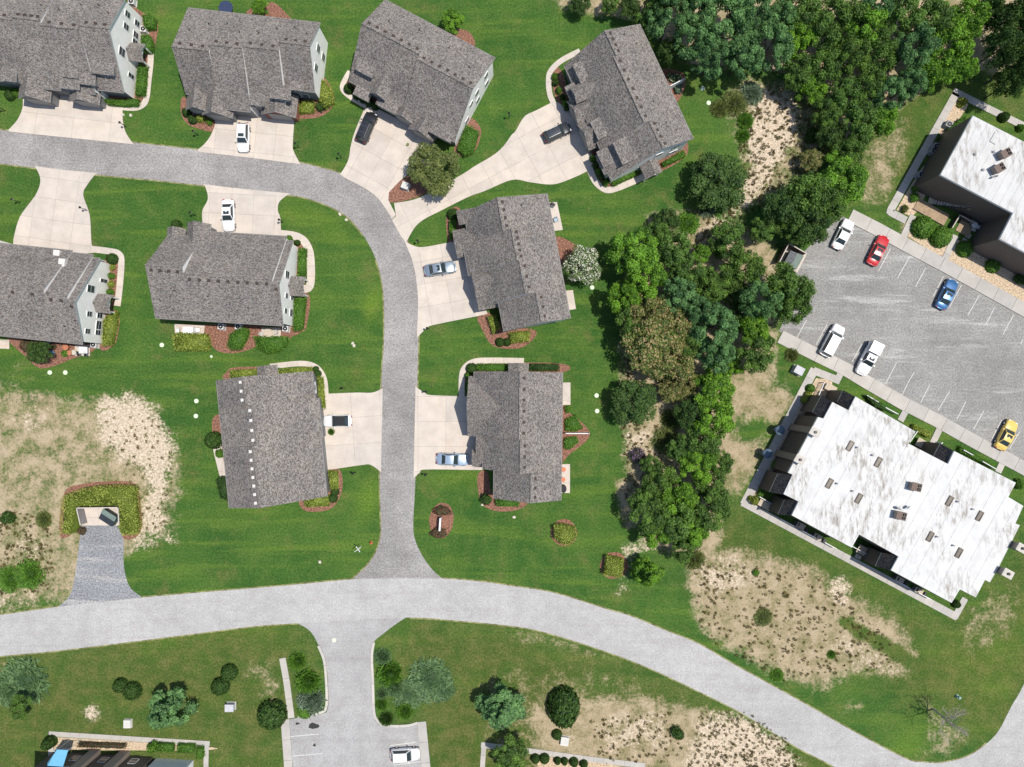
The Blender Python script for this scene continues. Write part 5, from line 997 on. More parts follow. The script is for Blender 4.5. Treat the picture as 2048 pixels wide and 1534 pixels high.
rnd_shr = [(372, 224, 9, 1.0, 'deep', 'round', 'dark round shrub at the upper left front corner of '+H2), (384, 238, 9, 1.0, 'deep', 'round', 'dark round shrub beside the yellow shrub of '+H2), (401, 236, 10, 1.0, 'lime', 'loose', 'yellow green shrub before '+H2), (418, 243, 8, 0.8, 'hedge', 'loose', 'green shrub between yellow shrub and drive of '+H2), (640, 214, 12, 0.9, 'deep', 'loose', 'dark shrub between the two yellow hedges of '+H2),
 (697, 176, 10, 1.3, 'deep', 'round', 'dark round shrub at the left front corner of '+H3), (18, 190, 10, 1.0, 'deep', 'round', 'dark shrub left of the drive of '+H1), (34, 185, 9, 1.0, 'hedge', 'loose', 'green shrub against the garage of '+H1),
 (222, 517, 11, 1.2, 'deep', 'round', 'dark round shrub at the walk bend of '+H5), (577, 477, 7, 0.9, 'hedge', 'round', 'small green shrub at the upper right corner of '+H6), (594, 485, 6, 0.9, 'deep', 'round', 'small dark shrub on the walk bend of '+H6), (351, 449, 10, 1.2, 'deep', 'round', 'dark shrub left of the front gable of '+H6),
 (631, 738, 6, 0.9, 'deep', 'round', 'upper dark ball shrub at the walk bend of '+H7), (635, 747, 7, 0.9, 'deep', 'round', 'lower dark ball shrub at the walk bend of '+H7), (669, 984, 8, 1.0, 'deep', 'round', 'upper dark ball shrub in the lower bed of '+H7), (665, 997, 9, 1.0, 'deep', 'round', 'lower dark ball shrub in the lower bed of '+H7), (425, 881, 17, 2.0, 'deep', 'round', 'big dark round shrub behind '+H7), (440, 907, 11, 1.4, 'hedge', 'loose', 'loose green shrub behind '+H7),
 (906, 428, 12, 1.4, 'deep', 'round', 'dark round shrub at the upper front corner of '+H8), (1000, 684, 9, 1.0, 'deep', 'round', 'left one of the dark ball shrubs below '+H8), (1014, 684, 8, 1.0, 'deep', 'round', 'right one of the dark ball shrubs below '+H8), (943, 737, 11, 1.2, 'deep', 'round', 'dark shrub at the upper front corner of '+H9), (936, 751, 7, 1.0, 'hedge', 'round', 'green ball shrub at the walk bend of '+H9), (972, 997, 14, 1.3, 'deep', 'loose', 'dark shrub at the lower front corner of '+H9), (1136, 818, 9, 0.7, 'hedge', 'loose', 'light green shrub at the top of the rear diamond bed of '+H9),
 (238, 1373, 14, 1.5, 'deep', 'round', 'left one of the touching dark balls on the lower left verge'), (262, 1384, 17, 1.6, 'deep', 'round', 'right one of the touching dark balls on the lower left verge'), (456, 1347, 16, 1.5, 'deep', 'round', 'upper one of the stacked dark balls on the lower verge'), (438, 1375, 17, 1.7, 'deep', 'round', 'lower one of the stacked dark balls on the lower verge'), (541, 1433, 28, 2.4, 'deep', 'round', 'big dark ball shrub left of the lower entry walk'),
 (1114, 1471, 10, 1.0, 'deep', 'round', 'small dark shrub beside the pale utility box below the oval shrub'), (1355, 1468, 16, 1.2, 'deep', 'loose', 'dark shrub on the sandy ground right of the oval shrub'),
 (593, 1325, 18, 1.2, 'hedge', 'feather', 'spiky green shrub at the top of the left planting strip'), (613, 1367, 25, 1.8, 'hedge', 'feather', 'big green bush in the middle of the left planting strip'), (620, 1405, 28, 1.3, 'silver', 'feather', 'silvery juniper in the left planting strip'), (608, 1425, 16, 0.8, 'hedge', 'loose', 'low green shrub at the foot of the left planting strip'),
 (778, 1352, 26, 1.8, 'hedge', 'feather', 'big feathery bush in the right planting strip'), (764, 1315, 17, 1.0, 'juniper', 'feather', 'blue green juniper at the top of the right planting strip'), (785, 1375, 20, 1.2, 'juniper', 'feather', 'juniper below the big feathery bush of the right strip'), (762, 1412, 13, 0.9, 'hedge', 'feather', 'round green bush by the kerb of the right planting strip'), (772, 1440, 14, 1.0, 'deep', 'feather', 'dark bush at the lower corner of the right planting strip'), (808, 1425, 18, 1.1, 'hedge', 'feather', 'bush beside the bare soil of the right planting strip'), (762, 1390, 11, 0.7, 'juniper', 'feather', 'small low juniper by the kerb of the right planting strip'),
 (858, 1362, 44, 0.8, 'juniper', 'feather', 'wide low juniper carpet on the lower verge'), (815, 1390, 30, 0.5, 'juniper', 'feather', 'low juniper spread between kerb bushes and carpet'), (885, 1380, 24, 0.6, 'juniper', 'feather', 'right hand patch of the low juniper carpet'), (45, 1365, 48, 0.8, 'juniper', 'feather', 'wide low juniper patch at the lower left'), (14, 1385, 30, 0.8, 'juniper', 'feather', 'low juniper at the left picture edge'),
 (1850, 453, 22, 1.7, 'hedge', 'round', 'left one of the big clipped balls below the outside stair'), (1885, 472, 21, 1.7, 'hedge', 'round', 'right one of the big clipped balls below the outside stair'), (1932, 497, 16, 1.2, 'hedge', 'round', 'clipped shrub right of the path to the outside stair'), (1988, 531, 14, 1.0, 'hedge', 'round', 'clipped shrub under the wall of the cream roofed flats'), (2040, 560, 14, 1.0, 'deep', 'loose', 'dark shrub at the right edge under the cream roofed flats'), (1830, 395, 11, 1.0, 'hedge', 'loose', 'lower green shrub left of the outside stair'), (1833, 378, 9, 0.9, 'hedge', 'loose', 'upper green shrub left of the outside stair'), (1810, 417, 9, 0.8, 'olive', 'loose', 'small shrub at the corner of the stair path'), (1926, 204, 11, 1.0, 'lime', 'loose', 'pale shrub at the pavement corner of the cream roofed flats'), (2010, 233, 10, 1.2, 'deep', 'round', 'round shrub on the upper pavement of the cream roofed flats'), (2043, 255, 9, 1.0, 'hedge', 'loose', 'shrub at the right edge by the upper pavement'), (1884, 278, 8, 0.8, 'olive', 'loose', 'small shrub beside the air units of the cream roofed flats'),
 (1622, 777, 9, 1.0, 'hedge', 'round', 'upper ball shrub at the top corner of the stained roof flats'), (1617, 790, 8, 1.0, 'lime', 'round', 'middle ball shrub at the top corner of the stained roof flats'), (1611, 799, 8, 1.0, 'lime', 'round', 'lower ball shrub at the top corner of the stained roof flats'), (1508, 1001, 11, 1.4, 'lime', 'loose', 'bright yellow shrub at the lower left corner of the stained roof flats'), (1552, 930, 10, 1.2, 'hedge', 'loose', 'green shrub under the left wall of the stained roof flats'), (1914, 1209, 8, 1.0, 'deep', 'round', 'dark shrub at the lowest corner of the stained roof flats'), (2040, 968, 12, 1.2, 'hedge', 'loose', 'leafy shrub in the right recess of the stained roof flats'),
 (1275, 911, 17, 1.5, 'purple', 'loose', 'purple flowering shrub on the sandy strip'), (12, 1036, 15, 1.3, 'deep', 'loose', 'dark shrub at the left edge above the scrub'), (95, 1488, 12, 2.0, 'deep', 'round', 'dark upright shrub at the left end of the bottom left flats'), (303, 1494, 13, 1.4, 'hedge', 'loose', 'green shrub under the conical tree by the bottom flats'), (130, 706, 9, 0.7, 'hedge', 'loose', 'green shrub in the flower bed of '+H5), (105, 693, 8, 0.7, 'burgundy', 'loose', 'reddish plant in the flower bed of '+H5), (50, 690, 14, 0.9, 'burgundy', 'loose', 'mixed shrub left of the cedar of '+H5), (662, 864, 7, 0.9, 'hedge', 'feather', 'potted palm beside the convertible'),
 (1415, 415, 18, 1.0, 'silver', 'feather', 'pale spiky clump below the large dark oak'), (1376, 445, 24, 0.9, 'hedge', 'feather', 'bright low scrub at the head of the middle wood'), (1470, 205, 26, 1.0, 'olive', 'feather', 'olive scrub at the top left of the sandy track'), (1505, 185, 22, 1.0, 'silver', 'feather', 'grey dry scrub at the top of the sandy track'), (1492, 240, 17, 1.0, 'hedge', 'feather', 'green scrub on the left of the sandy track'), (1487, 270, 14, 0.9, 'hedge', 'feather', 'lower green scrub on the left of the sandy track'), (1440, 215, 18, 0.9, 'olive', 'feather', 'scrub beside the two lids on the lawn edge'), (1625, 270, 18, 1.4, 'deep', 'loose', 'dark shrub on the right of the sandy track'), (1660, 300, 22, 1.0, 'tan', 'loose', 'tan scrub below the upper right wood'), (1600, 440, 16, 1.0, 'olive', 'loose', 'olive scrub above the dumpster enclosure'), (1440, 500, 18, 0.9, 'hedge', 'loose', 'scrub below the sandy track'), (1330, 880, 26, 0.9, 'olive', 'feather', 'olive scrub on the sandy strip below the dark tree'), (1345, 840, 22, 0.9, 'olive', 'feather', 'scrub right of the dark round tree'), (1390, 1120, 20, 1.0, 'olive', 'feather', 'olive scrub at the foot of the middle wood'), (1585, 710, 14, 0.8, 'olive', 'feather', 'scrub beside the lower pavement end'),
 (55, 1150, 30, 0.9, 'hedge', 'feather', 'low green scrub patch left of the gravel drive'), (15, 1160, 26, 0.9, 'hedge', 'feather', 'low scrub at the left edge left of the gravel drive'), (85, 1040, 16, 0.7, 'olive', 'feather', 'olive scrub left of the dumpster hedge'), (1512, 1145, 8, 0.6, 'hedge', 'loose', 'lone green tuft bush on the dry lot'), (1664, 1310, 9, 0.5, 'hedge', 'feather', 'small green clump on the dry lot'), (1555, 1352, 14, 0.5, 'hedge', 'feather', 'green clump by the main road on the dry lot'), (1527, 1235, 18, 0.5, 'olive', 'feather', 'dark grass clump in the middle of the dry lot'),
 (163, 1062, 9, 0.9, 'burgundy', 'loose', 'reddish bush at the foot of the dumpster fence')]
for a in rnd_shr: shrub(*a, group='shrubs and bushes')
shrub(1128, 1420, 31, 3.2, 'deep', 'round', 'large oval clipped dark shrub on the lower verge', 'shrubs and bushes', 38)
shrub(886, 1022, 22, 1.0, 'burgundy', 'loose', 'upper burgundy bush in the entrance sign bed', 'shrubs and bushes', 11); shrub(877, 1066, 19, 1.0, 'burgundy', 'loose', 'lower burgundy bush in the entrance sign bed', 'shrubs and bushes', 12)
nth = lambda i, n: ('leftmost' if i == 0 else 'rightmost' if i == n-1 else ORD[i]+' from the left')
for i, (x, y, r) in enumerate([(713, 190, 8), (726, 197, 8), (738, 204, 8), (750, 211, 8)]): shrub(x, y, r, 1.0, 'deep', 'round', 'dark ball shrub in the front row of %s, %s' % (H3, nth(i, 4)), 'front row shrubs')
for i, (x, y, r) in enumerate([(1110, 152, 8), (1112, 166, 8), (1117, 180, 8), (1124, 194, 8), (1130, 206, 8), (1134, 217, 7)]): shrub(x, y, r, 1.0, 'deep' if i % 2 else 'hedge', 'loose', 'shrub in the upper front row of %s, %s' % (H4, nth(i, 6)), 'front row shrubs')
for i, (x, y, r) in enumerate([(1187, 316, 8), (1193, 329, 8), (1198, 342, 8), (1204, 354, 8), (1213, 365, 9)]): shrub(x, y, r, 1.0, 'deep' if i % 2 else 'hedge', 'loose', 'shrub in the lower front row of %s, %s' % (H4, nth(i, 5)), 'front row shrubs')
for i, (x, y, r) in enumerate([(224, 535, 7), (222, 552, 8), (221, 568, 8), (219, 584, 8), (218, 599, 7)]): shrub(x, y, r, 0.9, 'hedge' if i % 2 else 'lime', 'loose', 'shrub beside the white gable of %s, %s' % (H5, ('topmost', 'second from the top', 'third from the top', 'fourth from the top', 'lowest')[i]), 'gable row shrubs')
for i, (x, y, r) in enumerate([(1071, 1519, 9), (1089, 1519, 10), (1115, 1523, 7), (1129, 1524, 7), (1148, 1526, 9), (1168, 1530, 8)]): shrub(x, y, r, 1.1, 'deep', 'round', 'ball shrub under the pavement at the bottom edge, '+nth(i, 6), 'bottom edge ball shrubs')
# dead tree
rn = random.Random(8); p = P2(1866, 1418); e = thing('dead_tree', 'bare bleached dead tree on the grass corner at lower right', 'tree', (p[0], p[1], 0))
b = MB(); br = MB()
def limb(a, d, L, r, dep):
    a = Vector(a); q = a+Vector(d).normalized()*L; (b if dep == 0 else br).tube(a, q, r, r*0.7, 6, 0, False)
    if dep >= 5: return
    for j in range(3 if dep else 5):
        v = Vector(d).normalized()+Vector((rn.uniform(-.8, .8), rn.uniform(-.8, .8), rn.uniform(-.15, .45))); limb(a+(q-a)*rn.uniform(.45, 1.0), v, L*rn.uniform(.55, .85), r*0.56, dep+1)
limb((0, 0, -.1), (0.08, -0.05, 1), 3.0, 0.15, 0); b.build('trunk', DEADW, e); br.build('branches', DEADW, e)
# tufts of dune grass: nobody could count them
def tufts():
    rs = np.random.RandomState(4); PT, NN, SZ, TT = [], [], [], []
    regs = [([(1505, 170), (1570, 175), (1640, 220), (1640, 320), (1560, 400), (1450, 450), (1400, 480), (1470, 380), (1480, 260)], 520), ([(1400, 1420), (1500, 1425), (1590, 1490), (1600, 1560), (1370, 1560)], 380), ([(0, 1020), (100, 1030), (110, 1180), (0, 1190)], 240), ([(1180, 1440), (1340, 1420), (1370, 1520), (1200, 1530)], 130),
            ([(1380, 1120), (1640, 1150), (1830, 1330), (1560, 1360), (1400, 1270)], 420), ([(1240, 840), (1340, 850), (1330, 1000), (1250, 1000)], 130), ([(1240, 700), (1330, 740), (1330, 780), (1240, 770)], 60), ([(1380, 420), (1460, 430), (1540, 470), (1480, 520), (1380, 500)], 120), ([(200, 790), (350, 860), (340, 1040), (270, 1090)], 90)]
    for pl, n in regs:
        q = [P2(*p) for p in pl]; xs = [p[0] for p in q]; ys = [p[1] for p in q]; c = 0
        while c < n:
            x, y = rs.uniform(min(xs), max(xs)), rs.uniform(min(ys), max(ys))
            if not inpoly(np.array([x]), np.array([y]), q)[0]: continue
            c += 1; k_ = 16; s = rs.uniform(.09, .26); d = dirs(rs, k_, .3); d[:, 2] = np.abs(d[:, 2])
            PT.append(np.array([x, y, .02])+d*s); NN.append(np.cross(d, rs.normal(size=(k_, 3)))+np.array([0, 0, .6])); SZ.append(np.full(k_, s*.8)); TT.append(np.clip(rs.normal(rs.uniform(.1, .7), .15, k_), 0, 1))
    PT = np.concatenate(PT); n = len(PT); me = leafmesh('grass_tufts', PT, np.concatenate(NN), np.concatenate(SZ), np.concatenate(TT), rs.uniform(0, 1, n), LEAF['straw'], rs, 0.25)
    tag(inst('grass_tufts', me), 'scattered dry grass tufts on the sandy ground', 'grass', kind='stuff')
tufts()
# ------------------------------------------------------------------ cars
def paint(name, col, metal=0.0, rough=0.28):
    return plain('paint '+name, col, rough, 0.03, 0.8, 0.5, metal, 0.0, 0.6)
CGLASS = plain('car glass', (0.03, 0.045, 0.05), 0.08, 0.05, 1, 0.6)
LAMP = plain('lamp lens', (0.6, 0.62, 0.64), 0.15, 0.03); TAIL = plain('tail lens', (0.30, 0.02, 0.02), 0.2, 0.03)
KINDS = { # length, width, belt height, roof height, cabin base front/rear, roof front/rear (from centre)
 'sedan': (4.75, 1.82, 0.92, 1.44, 0.85, -1.62, 0.18, -0.98), 'coupe': (4.5, 1.78, 0.88, 1.36, 0.70, -1.70, 0.05, -0.95), 'suv': (4.75, 1.90, 1.08, 1.74, 1.00, -2.24, 0.45, -1.95),
 'van': (5.1, 1.95, 1.10, 1.80, 1.25, -2.42, 0.62, -2.25), 'pickup': (5.3, 1.95, 1.10, 1.80, 1.05, -0.75, 0.50, -0.55), 'convertible': (4.2, 1.76, 0.86, 1.28, 0.78, -1.62, 0.35, -1.15), 'hatch': (4.35, 1.80, 0.98, 1.56, 0.95, -2.02, 0.35, -1.65)}
def car(label, px, py, heading, kind, mat, sunroof=False, rails=False, top=None):
    L, W, zb, zr, cf, cr, rf, rr = KINDS[kind]; x, y = P2(px, py, 0.75); h = L/2; hw = W/2
    e = thing('parked_car', label, 'car', (x, y, 0), R(heading), 'parked cars')
    st = [(-h, .80, .40, .66), (-h+.10, .90, .26, .80), (-h+.35, .97, .22, .93), (-h+.9, 1.0, .2, .99), (-.6, 1.0, .2, 1.0), (.6, 1.0, .2, 1.0), (h-1.35, 1.0, .2, .985), (h-.8, .985, .2, .93), (h-.35, .93, .22, .84), (h-.1, .80, .27, .70), (h, .64, .40, .56)]
    b = MB(); vs = []; fs = []
    for sx, kw, z0, kz in st:
        w_ = hw*kw; zt = zb*kz
        vs += [(sx, -w_*.93, z0), (sx, -w_, z0+.18), (sx, -w_, zt*.80), (sx, -w_*.95, zt*.95), (sx, -w_*.78, zt), (sx, 0, zt+.02), (sx, w_*.78, zt), (sx, w_*.95, zt*.95), (sx, w_, zt*.80), (sx, w_, z0+.18), (sx, w_*.93, z0)]
    for i in range(len(st)-1):
        for j in range(10): fs.append((i*11+j, i*11+j+1, (i+1)*11+j+1, (i+1)*11+j)[::-1])
    fs.append(tuple(range(11))[::-1]); fs.append(tuple((len(st)-1)*11+i for i in range(11)))
    b.add(vs, fs).build('body', mat, e, smooth=True)
    MB().box(-h+.15, h-.15, -hw*.9, hw*.9, .16, .3).build('underbody', BLACK, e)
    wb, wr = hw*.90, hw*.70; z0 = zb*.97
    B = [(cf, -wb, z0), (cf, wb, z0), (cr, wb, z0), (cr, -wb, z0)]; T = [(rf, -wr, zr-.03), (rf, wr, zr-.03), (rr, wr, zr-.03), (rr, -wr, zr-.03)]
    tm = top or mat; MB().add(B+T, [(0, 1, 5, 4), (1, 2, 6, 5), (2, 3, 7, 6), (3, 0, 4, 7)]).build('cabin', tm, e)
    # curved roof skin
    vs, fs, n = [], [], 6
    for i in range(n+1):
        t = i/n; xx = rf+.02+(rr-rf-.04)*t; cz = zr-.03+.05*math.sin(math.pi*t)
        for k_ in (-1, -.6, 0, .6, 1): vs.append((xx, wr*1.01*k_, cz+.03*(1-k_*k_)))
    for i in range(n):
        for j in range(4): fs.append((i*5+j, i*5+j+1, (i+1)*5+j+1, (i+1)*5+j))
    MB().add(vs, fs).build('roof', tm, e, smooth=True)
    def pane(q, name, s=.93, out=.012):
        c = sum((Vector(p) for p in q), Vector())/4; nn = (Vector(q[1])-Vector(q[0])).cross(Vector(q[3])-Vector(q[0])).normalized()
        pts = [c+(Vector(p)-c)*s+nn*out for p in q]; MB().add(pts, [(0, 1, 2, 3)]).build(name, CGLASS, e)
    pane([B[0], B[1], T[1], T[0]], 'windshield', .92); pane([B[2], B[3], T[3], T[2]], 'rear_window', .86)
    for a, c in ((1, 2), (3, 0)): pane([B[a], B[c], T[c], T[a]], 'side_window', .86)
    for sx in (h-.85, -h+.9):
        for sy in (-1, 1):
            w_ = MB().tube((sx, sy*(hw-.22), .33), (sx, sy*(hw+.015), .33), .33, n=16).build('wheel', RUBBER, e); MB().tube((sx, sy*(hw+.012), .33), (sx, sy*(hw+.022), .33), .2, n=12).build('rim', CHROME, w_)
    for sy in (-1, 1):
        MB().box(h-.32, h-.10, sy*hw*.62-.16, sy*hw*.62+.16, zb*.66, zb*.77).build('headlight', LAMP, e); MB().box(-h+.0, -h+.14, sy*hw*.68-.14, sy*hw*.68+.14, zb*.68, zb*.80).build('taillight', TAIL, e)
        MB().box(cf-.42, cf-.26, sy*(hw+.09)-.1, sy*(hw+.09)+.1, zb*.98, zb*.98+.14).build('mirror', mat, e)
    if sunroof: MB().box(rf-.62, rf-.14, -.42, .42, zr+.01, zr+.045).build('sunroof', CGLASS, e)
    if rails:
        for sy in (-1, 1): MB().tube((rf-.1, sy*wr*.9, zr+.08), (rr+.1, sy*wr*.9, zr+.08), .025).build('roof_rail', CHROME, e)
        for k_ in (.3, .7): MB().tube((rf+(rr-rf)*k_, -wr*.9, zr+.09), (rf+(rr-rf)*k_, wr*.9, zr+.09), .02).build('cross_bar', CHROME, e)
    if kind == 'pickup':
        MB().box(-h+.08, -.85, -hw*.90, hw*.90, zb*.9, zb+.62).build('bed_cap', mat, e)
        for k_ in (-1.35, -1.95): MB().box(k_-.015, k_+.015, -hw*.9, hw*.9, zb+.62, zb+.63).build('cap_seam', BLACK, e)
        for sy in (-1, 1): MB().box(-h+.35, -1.1, sy*hw*.905-.008, sy*hw*.905+.008, zb+.18, zb+.5).build('cap_window', CGLASS, e)
    else:
        MB().box(cf+.05, cf+.075, -hw*.8, hw*.8, zb*.995, zb*1.0+.02).build('cowl', BLACK, e)
    return e
PW = paint('white', (0.74, 0.74, 0.74)); PR = paint('red', (0.50, 0.022, 0.025)); PB = paint('blue', (0.06, 0.17, 0.36), 0.3); PY = paint('yellow', (0.70, 0.50, 0.12)); PK = paint('black', (0.020, 0.020, 0.024)); PS = paint('steel blue', (0.30, 0.36, 0.42), 0.5); PL = paint('light blue', (0.36, 0.46, 0.58), 0.4); PD = paint('dark slate', (0.04, 0.045, 0.055), 0.3)
car('white wagon with dark sunroof on the drive of '+H2, 486, 274, -91, 'hatch', PW, True)
car('black sport utility car with roof rails beside '+H3, 733, 254, 67, 'suv', PK, rails=True)
car('dark slate wagon with roof bars nosed up to '+H4, 1114, 264, 25, 'hatch', PD, rails=True)
car('white sedan with sunroof on the drive of '+H6, 456, 430, -88, 'sedan', PW, True)
car('steel blue sedan with sunroof on the drive of '+H8, 880, 537, 9, 'sedan', PS, True)
car('light blue sedan on the drive of '+H9, 905, 919, -2, 'sedan', PL)
car('white convertible with black soft top on the drive of '+H7, 675, 842, 181, 'convertible', PW, top=plain('black soft top', (0.025, 0.027, 0.03), 0.9))
car('white sedan in the first bay of the right parking lot', 1687, 468, 64, 'sedan', PW)
car('red sedan with sunroof in the right parking lot', 1757, 500, 64, 'sedan', PR, True)
car('blue sedan with sunroof in the right parking lot', 1895, 588, 64, 'sedan', PB, True)
car('long white van in the lower row of the right parking lot', 1665, 681, 62, 'van', PW, rails=False)
car('white pickup with bed cap in the lower row of the right parking lot', 1737, 717, -117, 'pickup', PW, True)
car('yellow sedan with sunroof in the lower row of the right parking lot', 2014, 870, 63, 'sedan', PY, True)
car('white compact car in the lower entry car park', 810, 1510, 3, 'hatch', PW)

# ------------------------------------------------------------------ small things of the place
# yard lanterns
LANT = plain('frosted lantern glass', (0.6, 0.58, 0.5), 0.3)
spots = [(11, 222, 'left of the drive of '+H1), (253, 254, 'right of the drive of '+H1), (397, 271, 'left of the drive of '+H2), (598, 295, 'right of the drive of '+H2), (683, 316, 'left of the drive of '+H3), (1018, 236, 'on the lawn between '+H3+' and the curved drive'), (41, 405, 'left of the drive of '+H5), (175, 421, 'right of the drive of '+H5), (391, 431, 'left of the drive of '+H6), (566, 445, 'right of the drive of '+H6), (838, 486, 'above the drive of '+H8), (857, 658, 'below the drive of '+H8), (711, 944, 'below the drive of '+H7), (853, 947, 'below the drive of '+H9), (690, 776, 'above the drive of '+H7), (854, 783, 'above the drive of '+H9)]
for x, y, d in spots:
    p = P2(x, y); e = thing('yard_lantern', 'black post lantern '+d, 'lamp post', (p[0], p[1], 0), 0, 'post lanterns beside the drives')
    MB().tube((0, 0, -.05), (0, 0, 1.55), .055, .045, 8).build('post', BLACK, e); MB().tube((0, 0, .9), (.32, 0, .95), .03).build('ladder_bar', BLACK, e)
    l = MB().lathe([(.08, 1.55), (.13, 1.62), (.15, 1.85)], 8).build('lantern', LANT, e); MB().lathe([(.19, 1.85), (.12, 1.95), (.02, 2.03)], 8).build('hood', BLACK, l)
# lids in the lawns
lids = [(1405, 177, 'upper lid on the lawn behind '+H4), (1417, 206, 'lower lid on the lawn behind '+H4), (100, 745, 'left lid on the lawn below '+H5), (131, 745, 'right lid on the lawn below '+H5), (324, 690, 'lid on the lawn left of the yellow green block hedge'), (423, 713, 'small lid on the lawn below the yellow green block hedge'), (393, 802, 'upper lid on the lawn left of '+H7), (392, 832, 'lower lid on the lawn left of '+H7), (1193, 791, 'upper lid on the lawn right of '+H9), (1194, 822, 'lower lid on the lawn right of '+H9), (1184, 575, 'lid on the lawn below the white flowering tree'), (668, 1280, 'pale manhole lid in the lower entry road')]
for x, y, d in lids:
    p = P2(x, y); r = .2 if 'small' in d else .34
    m = MB().lathe([(r, -.05), (r, .07), (r*.94, .10), (r*.6, .11), (r*.58, .125), (r*.2, .125)], 18)
    tag(m.build('access_lid', LIDM, loc=(p[0], p[1], 0)), 'round pale green '+d if 'manhole' not in d else 'round '+d, 'lid', 'round lids in the ground')
# utility boxes
def ubox(px, py, w, d, hh, rz, label, m=None):
    p = P2(px, py); e = thing('utility_box', label, 'utility box', (p[0], p[1], 0), R(rz), 'utility boxes'); m = m or plain('pale green box', (0.50, 0.53, 0.47), 0.6)
    MB().box(-w/2-.12, w/2+.12, -d/2-.12, d/2+.12, -.05, .09).build('plinth', CONC2, e); MB().box(-w/2, w/2, -d/2, d/2, .09, hh-.08).build('cabinet', m, e); MB().box(-w/2-.04, w/2+.04, -d/2-.04, d/2+.04, hh-.08, hh).build('lid', m, e)
ubox(812, 374, 1.0, .9, .9, -20, 'pale utility box in the mulch under the olive tree', plain('pale box', (0.58, 0.57, 0.53)))
ubox(463, 1411, 1.2, 1.0, .9, 0, 'grey utility box below the stacked dark balls', plain('grey box', (0.48, 0.48, 0.5)))
ubox(257, 1446, 1.0, 1.1, .4, 0, 'flat pale utility box left of the conical tree', plain('pale box', (0.58, 0.57, 0.53)))
ubox(1129, 1480, 1.1, 1.2, .5, -8, 'pale utility box below the oval shrub', plain('pale box', (0.58, 0.57, 0.53)))
ubox(1593, 741, 1.3, 1.1, 1.1, -28, 'grey utility box beside the lower pavement of the right lot', plain('grey box', (0.48, 0.48, 0.5)))
# entrance sign seen edge-on
p = P2(882, 1045); e = thing('entrance_sign', 'low white entrance sign in the mulch bed between two burgundy bushes', 'sign', (p[0], p[1], 0), R(86))
for k_ in (-1, 1): MB().box(k_*.85-.09, k_*.85+.09, -.09, .09, 0, 1.5).build('post', WHITE, e)
MB().box(-.76, .76, -.05, .05, .5, 1.35).build('panel', WHITE, e); MB().box(-.95, .95, -.12, .12, 1.5, 1.58).build('cap', WHITE, e)
# hydrant and signpost at the junction
HYD = plain('faded orange red', (0.55, 0.13, 0.06), 0.6)
p = P2(743, 1085); e = thing('fire_hydrant', 'small orange red fire hydrant by the lane end', 'hydrant', (p[0], p[1], 0))
MB().lathe([(.2, 0), (.2, .06), (.13, .08), (.13, .5), (.16, .52), (.16, .56), (.1, .68), (.03, .76)], 12).build('barrel', HYD, e)
for a in ((.24, 0), (-.24, 0), (0, .24)): MB().tube((0, 0, .4), (a[0], a[1], .4), .06).build('nozzle', HYD, e)
p = P2(722, 1092); e = thing('signpost', 'white junction signpost on the lawn left of the lane end', 'sign', (p[0], p[1], 0), R(35))
MB().tube((0, 0, 0), (0, 0, 2.4), .05).build('post', WHITE, e); MB().box(-.55, .55, -.03, .03, 2.1, 2.35).build('blade', WHITE, e); MB().box(-.03, .03, -.5, .5, 1.8, 2.05).build('blade', WHITE, e)
p = P2(1914, 1392); e = thing('fire_hydrant', 'pale green hydrant with cap on the grass near the dead tree', 'hydrant', (p[0], p[1], 0))
G = plain('pale teal', (0.30, 0.45, 0.40), .6); MB().lathe([(.25, 0), (.25, .08), (.16, .1), (.16, .55), (.22, .58), (.18, .72), (.05, .82)], 12).build('barrel', G, e)
for a in ((.3, 0), (-.3, 0), (0, -.3)): MB().tube((0, 0, .45), (a[0], a[1], .45), .08).build('nozzle', G, e)
# beams behind two houses: privacy fences seen from above
def beam(a, b, label, hh=1.8):
    a, b = P2(*a, hh), P2(*b, hh); L = math.hypot(b[0]-a[0], b[1]-a[1]); e = thing('privacy_fence', label, 'fence', (a[0], a[1], 0), math.atan2(b[1]-a[1], b[0]-a[0]), 'privacy fences')
    n = int(L/.16)
    for i in range(n): MB().box(i*L/n+.01, (i+1)*L/n-.01, -.02, .02, .05, hh-.05).build('board', WHITE, e)
    MB().box(0, L, -.06, .06, hh-.05, hh).build('top_rail', WHITE, e)
    for x in (0, L): MB().box(x-.08, x+.08, -.08, .08, 0, hh+.12).build('post', STEEL, e)
beam((1132, 867), (1178, 867), 'white privacy fence dividing the rear diamond bed of '+H9); beam((1340, 172), (1369, 157), 'white privacy fence behind '+H4)
